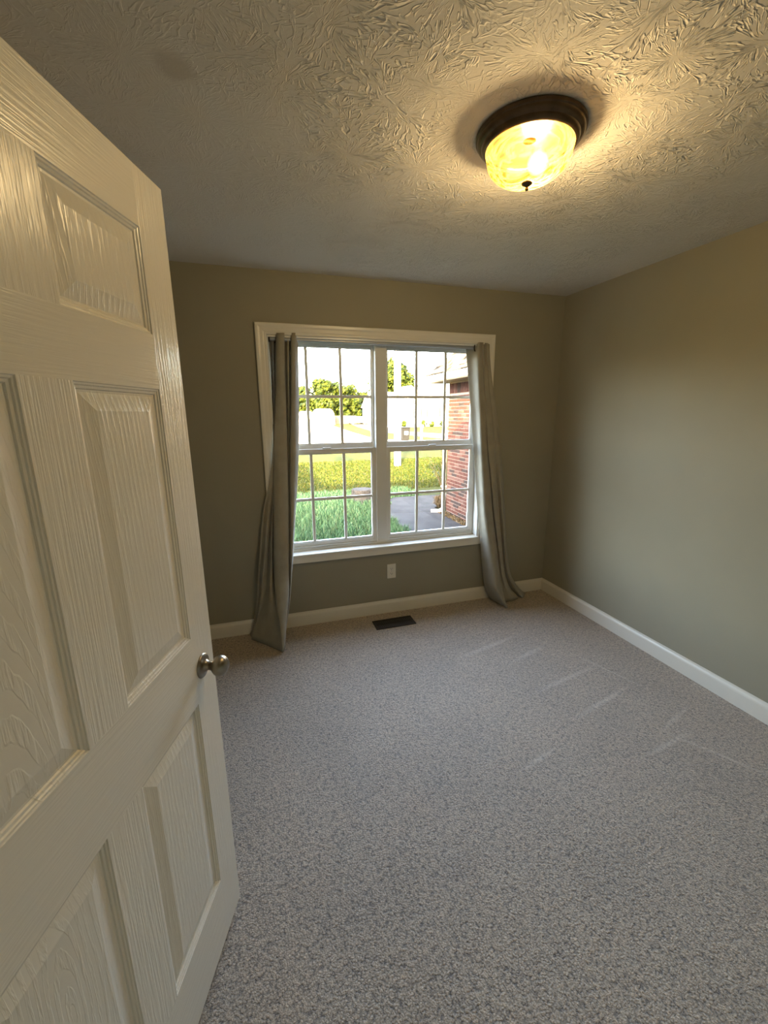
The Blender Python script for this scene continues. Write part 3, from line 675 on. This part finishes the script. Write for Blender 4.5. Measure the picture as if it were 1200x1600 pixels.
bm = bmesh.new(); tube(bm, [(0, -0.0055, 0), (0, -0.0072, 0)], 0.003, 12); obj('screw', bm, M['brass_screw'], ot)

rg = empty('floor_register', (-1.477, -0.186, 0)); tag(rg, 'dark brown metal floor register set in the carpet below the window', 'vent')
bm = bmesh.new()
for a in ((-0.158, 0.158, -0.068, -0.052), (-0.158, 0.158, 0.052, 0.068), (-0.158, -0.142, -0.052, 0.052), (0.142, 0.158, -0.052, 0.052)): box(bm, *a, 0.001, 0.007, 0.0015)
obj('frame', bm, M['register_metal'], rg)
obj('damper', B(-0.142, 0.142, -0.052, 0.052, 0.0005, 0.002), M['black_hole'], rg)
sl0 = None
for i in range(19):
    x = -0.134 + i*0.0149
    if sl0 is None:
        bm = bmesh.new(); v = [bm.verts.new(q) for q in ((-0.001, -0.052, 0.002), (0.001, -0.052, 0.002), (0.004, -0.052, 0.006), (0.002, -0.052, 0.006), (-0.001, 0.052, 0.002), (0.001, 0.052, 0.002), (0.004, 0.052, 0.006), (0.002, 0.052, 0.006))]
        for f in ((0, 1, 2, 3), (7, 6, 5, 4), (0, 4, 5, 1), (1, 5, 6, 2), (2, 6, 7, 3), (3, 7, 4, 0)): bm.faces.new([v[j] for j in f])
        o = sl0 = obj('slat', bm, M['register_metal'], rg)
    else: o = link('slat', sl0.data, rg)
    o.location.x = x
obj('divider', B(-0.142, 0.142, -0.0015, 0.0015, 0.002, 0.0065), M['register_metal'], rg)

# ================================================================== outside: ground
def surf(name, pts, z0, z1, mat):
    bm = bmesh.new(); poly_prism(bm, pts, z0, z1); return struct(name, bm, mat)
surf('lawn', [(-60, 0.16), (60, 0.16), (120, 130), (-60, 130)], G-0.3, G, M['lawn'])
surf('street', [(-30, 62), (-10, 37), (0.75, 27.5), (6.6, 20.8), (14, 16), (30, 12), (30, 18), (16, 21.5), (11.6, 24.6), (7.2, 30), (8.6, 45), (14.6, 100), (5, 112), (-30, 112)], G, G+0.02, M['road_concrete'])
surf('side_street', [(12.2, 28.2), (14.5, 26.5), (30, 27), (30, 34), (16, 36.5), (14.0, 46), (20, 58), (34, 70), (34, 82), (17, 82), (13.3, 60.4), (11.2, 45.6)], G, G+0.03, M['asphalt'])
# walkway slabs beside the brick wing
wk = empty('walkway', (0.7, 3.6, G)); wk['kind'] = 'structure'
for pts in ([(-0.10, 0.3), (1.27, 0.3), (1.27, 2.28), (-0.02, 2.28)], [(-0.02, 2.295), (1.27, 2.295), (1.27, 3.55), (0.02, 3.55)], [(0.02, 3.565), (1.27, 3.565), (1.27, 4.78), (0.06, 4.95)],
            [(0.06, 4.965), (1.27, 4.795), (1.25, 5.15), (1.95, 5.55), (2.35, 6.45), (0.72, 6.5), (0.30, 5.9)]):
    bm = bmesh.new(); poly_prism(bm, [(x-0.7, y-3.6) for x, y in pts], 0.0, 0.035); obj('slab', bm, M['walk'], wk)

# grass blades near the window: countless
def grass(name, n, region, hmin, hmax, seed, mat, wid=0.0045, test=None, z=G):
    rnd = random.Random(seed); vs = []; fs = []
    x0, x1, y0, y1 = region
    for _ in range(n):
        x = rnd.uniform(x0, x1); y = rnd.uniform(y0, y1)
        if test and not test(x, y): continue
        h = rnd.uniform(hmin, hmax); a = rnd.uniform(0, 6.283); ln = rnd.uniform(0.1, 0.9)*h; w = wid*rnd.uniform(0.7, 1.4)*(1+max(0, y-4)*0.12)
        b = rnd.uniform(0, 6.283); dx, dy = math.cos(b)*w, math.sin(b)*w; lx, ly = math.cos(a)*ln, math.sin(a)*ln
        i = len(vs)
        vs += [(x-dx, y-dy, z), (x+dx, y+dy, z), (x+lx*0.4+dx*0.8, y+ly*0.4+dy*0.8, z+h*0.6), (x+lx*0.4-dx*0.8, y+ly*0.4-dy*0.8, z+h*0.6), (x+lx, y+ly, z+h)]
        fs += [(i, i+1, i+2, i+3), (i+3, i+2, i+4)]
    o = raw(name, vs, fs, mat, kind='stuff'); return o
def off_walk(x, y):
    if x > 2.4 and y < 6.4: return False
    if y > 6.55: return True
    edge = -0.05+0.03*y if y < 5 else (0.10 + (y-5)*0.42)
    return x < edge + 0.10*math.sin(y*9)*0.6 and y > 0.4
o = grass('grass', 42000, (-2.6, 1.5, 2.2, 7.6), 0.05, 0.15, 1, M['blade'], test=off_walk); tag(o, 'long shaded green grass growing right outside the window', 'grass')
o = grass('grass', 34000, (-3.2, 6.0, 7.65, 15.0), 0.025, 0.065, 2, M['lawn_blade'], wid=0.007, test=lambda x, y: not (2.0 > x > 1.2 and y < 7)); tag(o, 'sunlit yellow-green lawn grass around the foot of the utility pole', 'grass')

# ================================================================== brick wing of this house with its gable roof
BX, BY0, BY1, BZ1 = 1.29, 0.16, 4.64, 2.12
wing = empty('house_wing', (BX, BY1, G)); tag(wing, 'red brick wing of the house with gutter, shingle roof and white downspout, by the window', 'building')
O = Vector((BX, BY1, G))
def wpart(name, bm, mat, parent=None, **k):
    bmesh.ops.translate(bm, verts=bm.verts, vec=-O); return obj(name, bm, mat, parent or wing, **k)
core = wpart('wall', B(BX+0.004, BX+5.0, BY0, BY1, G, 2.14), M['mortar'])
rnd = random.Random(11)
BH, BL, J = 0.0665, 0.194, 0.0125
bmeshes = []
for i in range(9):
    bm = B(-0.005, 0.03, 0, BL, 0, BH-J+0.0, 0.002); me = bpy.data.meshes.new('brick'); bm.to_mesh(me); bm.free()
    me.materials.append(M[('brick_red', 'brick_pink', 'brick_dark')[(0, 1, 0, 2, 1, 0, 1, 2, 0)[i]]]); bmeshes.append(me)
def brick(y1, z, wx=0.0, scale=1.0, rot=False):
    o = link('brick', rnd.choice(bmeshes), core)
    o.location = Vector((BX-rnd.uniform(0, 0.004), y1-BL*scale, z)) - O
    o.scale = (1, scale, 1)
    if rot: o.rotation_euler = (math.pi/2, 0, 0)
    return o
zt = 1.915; z = G+0.02; course = 0; nb = 0; far = []
while z < zt - 0.02:
    y = BY1 if course % 2 == 0 else BY1-0.0
    first = 1.0 if course % 2 == 0 else 0.49
    while y > 2.95:
        if nb < 292: brick(y, z, 0, first); nb += 1
        else: far.append((y, z, first))
        y -= BL*first + J; first = 1.0
    z += BH; course += 1
    for k in range(13): far.append((y-k*(BL+J), z-BH, 1.0))
# soldier course under the soffit
for k in range(8):
    o = link('brick', bmeshes[(k*4+1) % 9], core); o.rotation_euler = (math.pi/2, 0, 0)
    o.location = Vector((BX-0.001*(k % 3), BY1-k*BH-0.0, zt+0.012)) - O; o.scale = (1, 0.97, 1)
bm = bmesh.new()
for (y, z, s) in far:
    if y-BL*s > BY0+0.3: box(bm, BX-0.002, BX+0.02, y-BL*s, y, z, z+BH-J)
for k in range(8, 60): box(bm, BX-0.002, BX+0.02, BY1-k*BH-BH+J, BY1-k*BH, zt+0.012, zt+0.20)
wpart('brick_courses', bm, M['brick_red'], core, kind='stuff')
# soffit, fascia, gutter
EX = 0.96; EY = 5.02
wpart('soffit', B(EX+0.02, BX+0.2, BY0+0.2, EY-0.02, 2.135, 2.150), M['soffit_paint'])
wpart('frieze_board', B(BX-0.025, BX-0.003, BY0+0.2, BY1-0.08, 2.105, 2.135), M['soffit_paint'])
bm = bmesh.new()
prof = [(0.0, 2.135), (0.0, 2.245), (-0.012, 2.250), (-0.085, 2.250), (-0.090, 2.238), (-0.078, 2.20), (-0.055, 2.165), (-0.050, 2.155)]
a = [bm.verts.new((EX+0.02+px, EY, pz)) for px, pz in prof]; b = [bm.verts.new((EX+0.02+px, BY0+0.3, pz)) for px, pz in prof]
for i in range(len(prof)): bm.faces.new((a[i], a[(i+1) % len(prof)], b[(i+1) % len(prof)], b[i]))
bm.faces.new(a); bm.faces.new(b[::-1])
wpart('gutter', bm, M['downspout'])
# gable roof slope with separate shingles
PS = 0.72; ang = math.atan(PS)
def rp(u, y, h=0.0): return (EX-0.02+u*math.cos(ang)-h*math.sin(ang), y, 2.255+u*math.sin(ang)+h*math.cos(ang))
bm = bmesh.new()
L = 4.2
q = [rp(0, EY), rp(L, EY), rp(L, BY0+0.3), rp(0, BY0+0.3)]; q2 = [(x, y, z-0.03) for x, y, z in q]
vs = [bm.verts.new(v) for v in q+q2]
for f in ((0, 1, 2, 3), (7, 6, 5, 4), (0, 4, 5, 1), (1, 5, 6, 2), (2, 6, 7, 3), (3, 7, 4, 0)): bm.faces.new([vs[i] for i in f])
deck = wpart('roof', bm, M['roof_dark'])
wpart('gable_end', (lambda bm: (poly_prism(bm, [(0, 0)]*0 or [(BX, BY1-0.05), (BX+0.01, BY1-0.05), (BX+0.01, BY1), (BX, BY1)], 2.13, 2.14), bm)[1])(bmesh.new()), M['white_paint'])
shm = []
for i in range(4):
    bm = bmesh.new(); w = (0.26, 0.19, 0.31, 0.23)[i]
    box(bm, 0, 0.16, 0, w-0.008, 0, 0.012, 0.0)
    me = bpy.data.meshes.new('shingle'); bm.to_mesh(me); bm.free(); me.materials.append(M[('shingle_light', 'shingle_light', 'shingle_light', 'shingle_mid')[i]]); shm.append((me, w))
far = []; ns = 0
for row in range(28):
    y = EY - rnd.uniform(0, 0.02)
    while y > BY0+0.5:
        me, w = rnd.choice(shm); lift = rnd.choice((0.006, 0.014, 0.022))
        if row < 14 and y > 2.4 and ns < 290:
            o = link('shingle', me, deck); ns += 1
            o.location = Vector(rp(row*0.14, y-w, lift)) - O; o.rotation_euler = (0, -ang-0.06, 0)
        else: far.append((row*0.14, y, w, lift))
        y -= w
bm = bmesh.new()
for (u, y, w, lift) in far:
    q = [rp(u, y, lift+0.012), rp(u+0.14, y, 0.012), rp(u+0.14, y-w+0.008, 0.012), rp(u, y-w+0.008, lift+0.012), rp(u, y, 0), rp(u, y-w+0.008, 0)]
    v = [bm.verts.new(p) for p in q]; bm.faces.new((v[0], v[1], v[2], v[3])); bm.faces.new((v[0], v[3], v[5], v[4]))
wpart('shingle_field', bm, M['shingle_light'], deck, kind='stuff')
# downspout from the gutter end to the far corner
bm = bmesh.new()
path = [(0.90, 4.92, 2.17), (0.90, 4.92, 2.12), (0.96, 4.86, 2.06), (1.20, 4.71, 1.96), (1.245, 4.69, 1.90), (1.245, 4.69, 1.8)]
tube(bm, path, 0.042, 8)
tube(bm, [(1.245, 4.69, 1.8), (1.245, 4.69, -0.30), (1.235, 4.69, -0.36), (1.16, 4.72, -0.40)], 0.040, 8)
ds = wpart('downspout', bm, M['downspout'], smooth=0.6)
for zz in (1.2, 0.1):
    wpart('strap', B(1.20, 1.29, 4.64, 4.735, zz, zz+0.03, 0.003), M['downspout'], ds)
# splash block end and dry grass tufts
bm = bmesh.new()
sb = [(-0.07, -0.05), (0.08, -0.04), (0.08, 0.04), (-0.07, 0.05)]; poly_prism(bm, sb, 0, 0.05)
bmesh.ops.bevel(bm, geom=bm.edges[:], offset=0.008, segments=1, affect='EDGES')
o = obj('splash_block', bm, M['road_concrete']); o.location = (1.07, 4.74, G+0.035); o.rotation_euler = (0, 0, -0.4)
tag(o, 'small white splash block under the downspout', 'splash block')
def tuft(name, cx, cy, r, n, h0, h1, seed, mat, label, cat, z=G+0.03):
    rnd = random.Random(seed); vs = []; fs = []
    for _ in range(n):
        a = rnd.uniform(0, 6.283); rr = r*math.sqrt(rnd.random())*0.5; x = rr*math.cos(a); y = rr*math.sin(a)
        h = rnd.uniform(h0, h1); lean = rnd.uniform(0.2, 1.0)*r; b = rnd.uniform(0, 6.283); w = 0.004
        lx, ly = math.cos(a)*lean, math.sin(a)*lean; dx, dy = math.cos(b)*w, math.sin(b)*w; i = len(vs)
        vs += [(x-dx, y-dy, 0), (x+dx, y+dy, 0), (x+lx*0.6+dx, y+ly*0.6+dy, h), (x+lx*0.6-dx, y+ly*0.6-dy, h), (x+lx, y+ly, h*0.7)]
        fs += [(i, i+1, i+2, i+3), (i+3, i+2, i+4)]
    o = raw(name, vs, fs, mat); o.location = (cx, cy, z); tag(o, label, cat); return o
tuft('dry_grass_clump', 1.40, 5.12, 0.17, 500, 0.08, 0.26, 3, M['dry'], 'tan clump of dry grass beyond the foot of the downspout', 'grass clump', z=G+0.035)
o = grass('leaf_litter', 1300, (1.12, 1.28, 2.6, 4.62), 0.01, 0.05, 9, M['dry'], wid=0.012, z=G+0.03); tag(o, 'strip of dry leaf litter along the foot of the brick wall', 'leaf litter')

# thin shrub beyond the corner
sh = empty('shrub', (1.98, 6.3, G)); tag(sh, 'thin leaning shrub with dark leaves beyond the brick corner', 'shrub')
rnd = random.Random(5)
stems = bmesh.new(); lv = []; lf = []
for i in range(11):
    tx = rnd.uniform(-0.55, 0.35); ty = rnd.uniform(-0.3, 0.3); tz = rnd.uniform(0.6, 1.66)
    pts = [Vector((0.04*math.cos(i), 0.04*math.sin(i), 0))]
    for j in range(1, 8):
        t = j/7; pts.append(Vector((tx*t**1.6+rnd.uniform(-.02, .02), ty*t+rnd.uniform(-.02, .02), tz*(t**0.85))))
    tube(stems, pts, [0.009*(1-j/9) for j in range(8)], 5)
    for j in range(3, 8):
        for _ in range(7):
            c = pts[j]+Vector((rnd.uniform(-.09, .09), rnd.uniform(-.09, .09), rnd.uniform(-.05, .05)))
            a = rnd.uniform(0, 6.28); d = Vector((math.cos(a), math.sin(a), rnd.uniform(-.5, .3))).normalized(); s = Vector((-d.y, d.x, 0.2)).normalized()
            k = len(lv); Ls = rnd.uniform(.03, .055)
            lv += [c, c+d*Ls*.5+s*Ls*.28, c+d*Ls, c+d*Ls*.5-s*Ls*.28]; lf += [(k, k+1, k+2, k+3)]
obj('stem', stems, M['bark'], sh); raw('foliage', lv, lf, M['dark_leaf'], sh, kind='stuff')

# ================================================================== stump, pole, bin, post
st = empty('tree_stump', (-0.02, 6.42, G)); tag(st, 'weathered grey tree stump cut low in the shaded lawn', 'stump')
bm = bmesh.new(); rings = []; n = 40
rd_ = random.Random(4); lob = [1+0.07*math.sin(3*2*math.pi*i/n+1)+0.04*math.sin(7*2*math.pi*i/n)+rd_.uniform(-.02, .02) for i in range(n)]
for (r, z) in ((0.36, 0), (0.29, 0.05), (0.255, 0.14), (0.245, 0.25), (0.24, 0.295), (0.225, 0.305)):
    rings.append([bm.verts.new((r*lob[i]*math.cos(2*math.pi*i/n), r*lob[i]*math.sin(2*math.pi*i/n), z)) for i in range(n)])
for a, b in zip(rings, rings[1:]):
    for i in range(n): bm.faces.new((a[i], a[(i+1) % n], b[(i+1) % n], b[i]))
obj('bark', bm, M['stump_wood'], st, smooth=9)
bm = bmesh.new(); v = [bm.verts.new((0.226*lob[i]*math.cos(2*math.pi*i/n), 0.226*lob[i]*math.sin(2*math.pi*i/n), 0.304)) for i in range(n)]; bm.faces.new(v)
obj('cut_face', bm, M['stump_wood'], st)

pole = empty('utility_pole', (3.03, 12.66, G)); tag(pole, 'pale utility pole with a conduit, standing in the front lawn', 'pole')
bm = bmesh.new(); tube(bm, [(0, 0, -0.02), (0, 0, 4.5), (0, 0, 9.2)], [0.135, 0.125, 0.105], 20); obj('pole_shaft', bm, M['concrete_pole'], pole, smooth=0.7)
bm = bmesh.new(); tube(bm, [(-0.045, -0.142, 0.02), (-0.045, -0.135, 6.5)], 0.018, 8); obj('conduit', bm, M['shutter'], pole, smooth=0.7)
obj('cross_arm', B(-1.2, 1.2, -0.22, -0.12, 8.5, 8.62, 0.01), M['fence_wood'], pole)

bn = empty('wheelie_bin', (8.35, 26.3, G+0.02)); tag(bn, 'dark grey wheelie bin standing at the kerb across the lawn', 'bin')
bm = bmesh.new()
a = [bm.verts.new(q) for q in ((-.24, -.26, .06), (.24, -.26, .06), (.24, .26, .06), (-.24, .26, .06))]; b = [bm.verts.new(q) for q in ((-.30, -.34, .98), (.30, -.34, .98), (.30, .34, .98), (-.30, .34, .98))]
bm.faces.new(a[::-1]); bm.faces.new(b)
for i in range(4): bm.faces.new((a[i], a[(i+1) % 4], b[(i+1) % 4], b[i]))
bmesh.ops.bevel(bm, geom=bm.edges[:], offset=0.03, segments=2, affect='EDGES'); obj('bin_body', bm, M['plastic_bin'], bn)
obj('lid', B(-.32, .32, -.38, .36, .98, 1.05, 0.02, 2), M['plastic_bin'], bn)
obj('label_patch', B(-.13, .13, -.345, -.30, .50, .74, 0.004), M['white_paint'], bn)
for s in (-1, 1):
    bm = bmesh.new(); tube(bm, [(s*.24, .25, .1), (s*.30, .25, .1)], 0.10, 16); obj('wheel', bm, M['tyre'], bn)
pst = empty('mailbox', (9.5, 25.9, G+0.02)); tag(pst, 'thin white mailbox post at the street edge right of the bin', 'mailbox')
obj('post', B(-.06, .06, -.06, .06, 0, 1.0, 0.01), M['white_paint'], pst)
bm = bmesh.new(); poly_prism(bm, [(-.09, -.24), (.09, -.24), (.09, .24), (-.09, .24)], 1.0, 1.2); bmesh.ops.bevel(bm, geom=bm.edges[:], offset=0.05, segments=3, affect='EDGES'); obj('box_body', bm, M['white_paint'], pst)

# ================================================================== house across the street
hs = empty('house', (24, 60, G)); tag(hs, 'white two-storey house with dark shutters across the street', 'house')
HO = Vector((24, 60, G))
def hp(name, bm, mat, parent=None): bmesh.ops.translate(bm, verts=bm.verts, vec=-HO); return obj(name, bm, mat, parent or hs)
def gable(x0, x1, y0, y1, z, pk, oh=0.3, axis='x'):
    bm = bmesh.new()
    if axis == 'x':   # ridge along x
        ym = (y0+y1)/2; P = [(x0-oh, y0-oh, z-.1), (x0-oh, ym, pk), (x0-oh, y1+oh, z-.1), (x1+oh, y0-oh, z-.1), (x1+oh, ym, pk), (x1+oh, y1+oh, z-.1)]
    else:
        xm = (x0+x1)/2; P = [(x0-oh, y0-oh, z-.1), (xm, y0-oh, pk), (x1+oh, y0-oh, z-.1), (x0-oh, y1+oh, z-.1), (xm, y1+oh, pk), (x1+oh, y1+oh, z-.1)]
    v = [bm.verts.new(p) for p in P]
    for f in ((0, 1, 2), (5, 4, 3), (0, 3, 4, 1), (1, 4, 5, 2), (2, 5, 3, 0)): bm.faces.new([v[i] for i in f])
    return bm
hp('wall', B(17.2, 27.6, 60, 68, G, 4.55), M['house_siding']); hp('roof', gable(17.2, 27.6, 60, 68, 4.55, 5.0), M['house_roof'])
hp('wall', B(19.9, 22.9, 59.3, 64, G, 4.6), M['house_siding']); hp('roof', gable(19.9, 22.9, 59.3, 64, 4.7, 5.75, 0.2, 'y'), M['white_paint'])
def hwin(xc, w, z0, z1, y):
    f = hp('window', B(xc-w/2, xc+w/2, y-0.06, y, z0, z1), M['white_paint'])
    hp('pane', B(xc-w/2+.08, xc+w/2-.08, y-0.08, y-0.055, z0+.08, z1-.08), M['house_siding'], f)
    for s in (-1, 1): hp('shutter', B(xc+s*(w/2+.14)-.12, xc+s*(w/2+.14)+.12, y-0.07, y, z0, z1), M['shutter'], f)
hwin(21.32, 0.95, 3.0, 4.15, 59.3); hwin(21.32, 0.95, 0.95, 2.30, 59.3); hwin(24.0, 0.75, 1.0, 2.3, 60); hwin(26.1, 0.95, 1.0, 2.35, 60)
for x in (24.95, 27.5): hp('porch_post', B(x-.08, x+.08, 58.6, 58.76, G, 2.75), M['soffit_paint'])
hp('porch_roof', B(24.75, 27.7, 58.5, 60, 2.75, 2.92), M['white_paint'])

def leafball(vs, fs, c, r, n, s, rnd):
    for _ in range(n):
        d = Vector((rnd.gauss(0, 1), rnd.gauss(0, 1), rnd.gauss(0, 1))).normalized()
        p = Vector(c) + Vector((d.x*r[0], d.y*r[1], d.z*r[2]))*rnd.uniform(0.80, 1.08)
        t = (d+Vector((rnd.uniform(-.7, .7), rnd.uniform(-.7, .7), rnd.uniform(-.7, .7)))).orthogonal().normalized(); b = d.cross(t).normalized(); k = len(vs); q = s*rnd.uniform(.6, 1.3)
        vs += [p-t*q, p+b*q*.6, p+t*q, p-b*q*.6]; fs += [(k, k+1, k+2, k+3)]
def tree(name, loc, h, w, label, seed, trunk=0.3, nclump=26, leaves=90, ls=0.22, cat='tree', low=0.15, mat='leaf', group=None):
    rnd = random.Random(seed); root = empty(name, loc); tag(root, label, cat, group)
    bm = bmesh.new(); tube(bm, [(0, 0, 0), (0.1, 0, h*0.3), (0, 0.05, h*0.7)], [trunk*0.5, trunk*0.35, trunk*0.12], 8); obj('trunk', bm, M['bark'], root, smooth=0.8)
    vs = []; fs = []
    for i in range(nclump):
        t = rnd.random(); zc = h*(low + (0.90-low)*t); env = math.sqrt(max(0.08, 1-((t-0.42)/0.62)**2))
        a = rnd.uniform(0, 6.283); rr = w/2*env*math.sqrt(rnd.random())*0.78
        cr = w*rnd.uniform(0.13, 0.21)
        leafball(vs, fs, (rr*math.cos(a), rr*math.sin(a), zc), (cr, cr, cr*0.8), leaves, ls, rnd)
    raw('crown', vs, fs, M[mat], root, kind='stuff')
    return root
def bush(loc, w, h, seed, label):
    rnd = random.Random(seed); vs = []; fs = []
    for i in range(7):
        leafball(vs, fs, (rnd.uniform(-.3, .3)*w, rnd.uniform(-.2, .2)*w, h*0.5), (w*.3, w*.3, h*.5), 60, 0.13, rnd)
    root = empty('bush', loc); tag(root, label, 'bush', 'foundation bushes at the white house'); raw('foliage', vs, fs, M['leaf'], root, kind='stuff')
    bm = bmesh.new(); tube(bm, [(0, 0, 0), (0, 0, h*.4)], 0.05, 6); obj('stem', bm, M['bark'], root)
for i, (x, w, h, lb) in enumerate(((18.55, 1.3, 1.15, 'small bush at the far left foot of the white house'), (19.8, 0.8, 1.0, 'small pointed bush just right of the utility pole, at the white house'), (23.0, 0.9, 1.0, 'narrow bush left of the porch of the white house'),
                                (24.35, 0.9, 0.85, 'low spreading bush beside the porch post of the white house'), (26.2, 1.6, 1.15, 'round bright green bush under the shuttered porch window'))):
    bush((x, 57.8, G), w, h, 20+i, lb)
tree('tree', (24.2, 76, G), 12.1, 9.6, 'big rounded tree rising behind the white two-storey house', 31, 0.6, 70, 120, 0.34, low=0.3)

# trees, covered carports, fence and car at the end of the street
for i, (x, y, h, w, lb) in enumerate(((4.6, 92, 7.9, 5.5, 'leftmost tree of the row behind the carports, beside the left curtain'), (8.8, 93, 8.2, 6.0, 'yellow-green tree of the row, behind the left white carport'),
                                (12.6, 90, 9.6, 6.6, 'tall darker tree of the row, behind the right white carport'), (16.6, 92, 9.5, 6.4, 'tree at the crest of the row, above the fence and the white car'),
                                (20.0, 94, 8.9, 5.6, 'tree of the row standing right above the parked white car'), (23.4, 96, 7.2, 4.2, 'smallest tree, at the right end of the row'))):
    tree('tree', (x, y, G), h, w, lb, 40+i, 0.5, 60, 90, 0.32, low=0.10, group='row of trees at the end of the street')
def carport(x0, x1, y, h, label):
    xc, w = (x0+x1)/2, (x1-x0)/2; root = empty('carport', (xc, y, G)); tag(root, label, 'carport', 'white arched carports')
    n = 16; bm = bmesh.new()
    arc = [(w*math.copysign(abs(math.cos(t))**0.55, math.cos(t)), h*math.sin(t)**0.60) for t in [math.pi*i/n for i in range(n+1)]]
    a = [bm.verts.new((x, 0, z)) for x, z in arc]; b = [bm.verts.new((x, 6, z)) for x, z in arc]
    for i in range(n): bm.faces.new((a[i], a[i+1], b[i+1], b[i]))
    obj('cover', bm, M['tarp_white'], root, smooth=0.7)
    bm = bmesh.new(); bm.faces.new([bm.verts.new((x*0.985, 0.03, z*0.985)) for x, z in arc]); e_ = bmesh.ops.extrude_face_region(bm, geom=bm.faces[:]); bmesh.ops.translate(bm, verts=[v for v in e_['geom'] if isinstance(v, bmesh.types.BMVert)], vec=(0, 0.03, 0))
    obj('front_flap', bm, M['tarp_white'], root)
carport(7.02, 9.45, 80, 2.66, 'left and smaller of the two white arched carports before the trees')
carport(9.85, 13.55, 80, 3.12, 'right and larger of the two white arched carports before the trees')
fn = empty('fence', (15, 84, G)); tag(fn, 'weathered wooden fence between the right carport and the white car', 'fence')
for i in range(16): 
    if i == 0: bm = B(-.14, .14, -.02, .02, 0, 1.7); p0 = obj('board', bm, M['fence_wood'], fn); o = p0
    else: o = link('board', p0.data, fn)
    o.location.x = -1.0+i*0.31
car = empty('car', (18.1, 80.5, G+0.03), 0.12); tag(car, 'white hatchback parked on the side street before the trees', 'car')
bm = bmesh.new()
side = [(-1.95, .30), (-1.98, .62), (-1.85, .86), (-1.0, .98), (-.45, 1.42), (.55, 1.50), (1.35, 1.30), (1.88, 1.0), (1.95, .62), (1.92, .30)]
a = [bm.verts.new((x, -.82, z)) for x, z in side]; b = [bm.verts.new((x, .82, z)) for x, z in side]
bm.faces.new(a); bm.faces.new(b[::-1])
for i in range(len(side)): bm.faces.new((a[i], a[(i+1) % len(side)], b[(i+1) % len(side)], b[i]))
bmesh.ops.bevel(bm, geom=bm.edges[:], offset=0.06, segments=2, affect='EDGES'); obj('car_body', bm, M['car_paint'], car, smooth=0.6)
bm = bmesh.new(); P = [(-.88, 1.0), (-.42, 1.36), (.50, 1.42), (1.2, 1.24), (1.3, 1.02)]
bm.faces.new([bm.verts.new((x, -.835, z)) for x, z in P]); e_ = bmesh.ops.extrude_face_region(bm, geom=bm.faces[:]); bmesh.ops.translate(bm, verts=[v for v in e_['geom'] if isinstance(v, bmesh.types.BMVert)], vec=(0, .03, 0)); obj('side_window', bm, M['car_glass'], car)
for x in (-1.2, 1.25):
    for s in (-1, 1):
        bm = bmesh.new(); tube(bm, [(x, s*.68, .31), (x, s*.84, .31)], 0.31, 20); obj('wheel', bm, M['tyre'], car)
nh = empty('garage', (25, 84, G)); tag(nh, 'white gabled garage at the right end of the tree row, beside the window mullion', 'garage')
bm = B(-3.2, 4, 0, 6, 0, 3.4); obj('wall', bm, M['house_siding'], nh)
bm = gable(-3.2, 4, 0, 6, 3.4, 5.4); obj('roof', bm, M['house_roof'], nh)

# ================================================================== the rest of this house: its roof and an added gable shade the lawn
bm = bmesh.new()
P = [(-13, 0.50, 2.62), (-13, -4.2, 4.52), (-13, -9, 2.62), (BX+1.2, 0.50, 2.62), (BX+1.2, -4.2, 4.52), (BX+1.2, -9, 2.62)]
v = [bm.verts.new(p) for p in P]
for f in ((0, 1, 2), (5, 4, 3), (0, 3, 4, 1), (1, 4, 5, 2), (2, 5, 3, 0)): bm.faces.new([v[i] for i in f])
struct('roof', bm, M['roof_dark'])
bm = bmesh.new()  # unseen cross gable added to shape the shadow edge on the lawn
P = [(-9.6, -1.2, 3.6), (-7.4, -1.2, 5.5), (-5.2, -1.2, 3.6), (-9.6, -8, 3.6), (-7.4, -8, 5.5), (-5.2, -8, 3.6)]
v = [bm.verts.new(p) for p in P]
for f in ((0, 1, 2), (5, 4, 3), (0, 3, 4, 1), (1, 4, 5, 2), (2, 5, 3, 0)): bm.faces.new([v[i] for i in f])
struct('shade_gable', bm, M['roof_dark'])
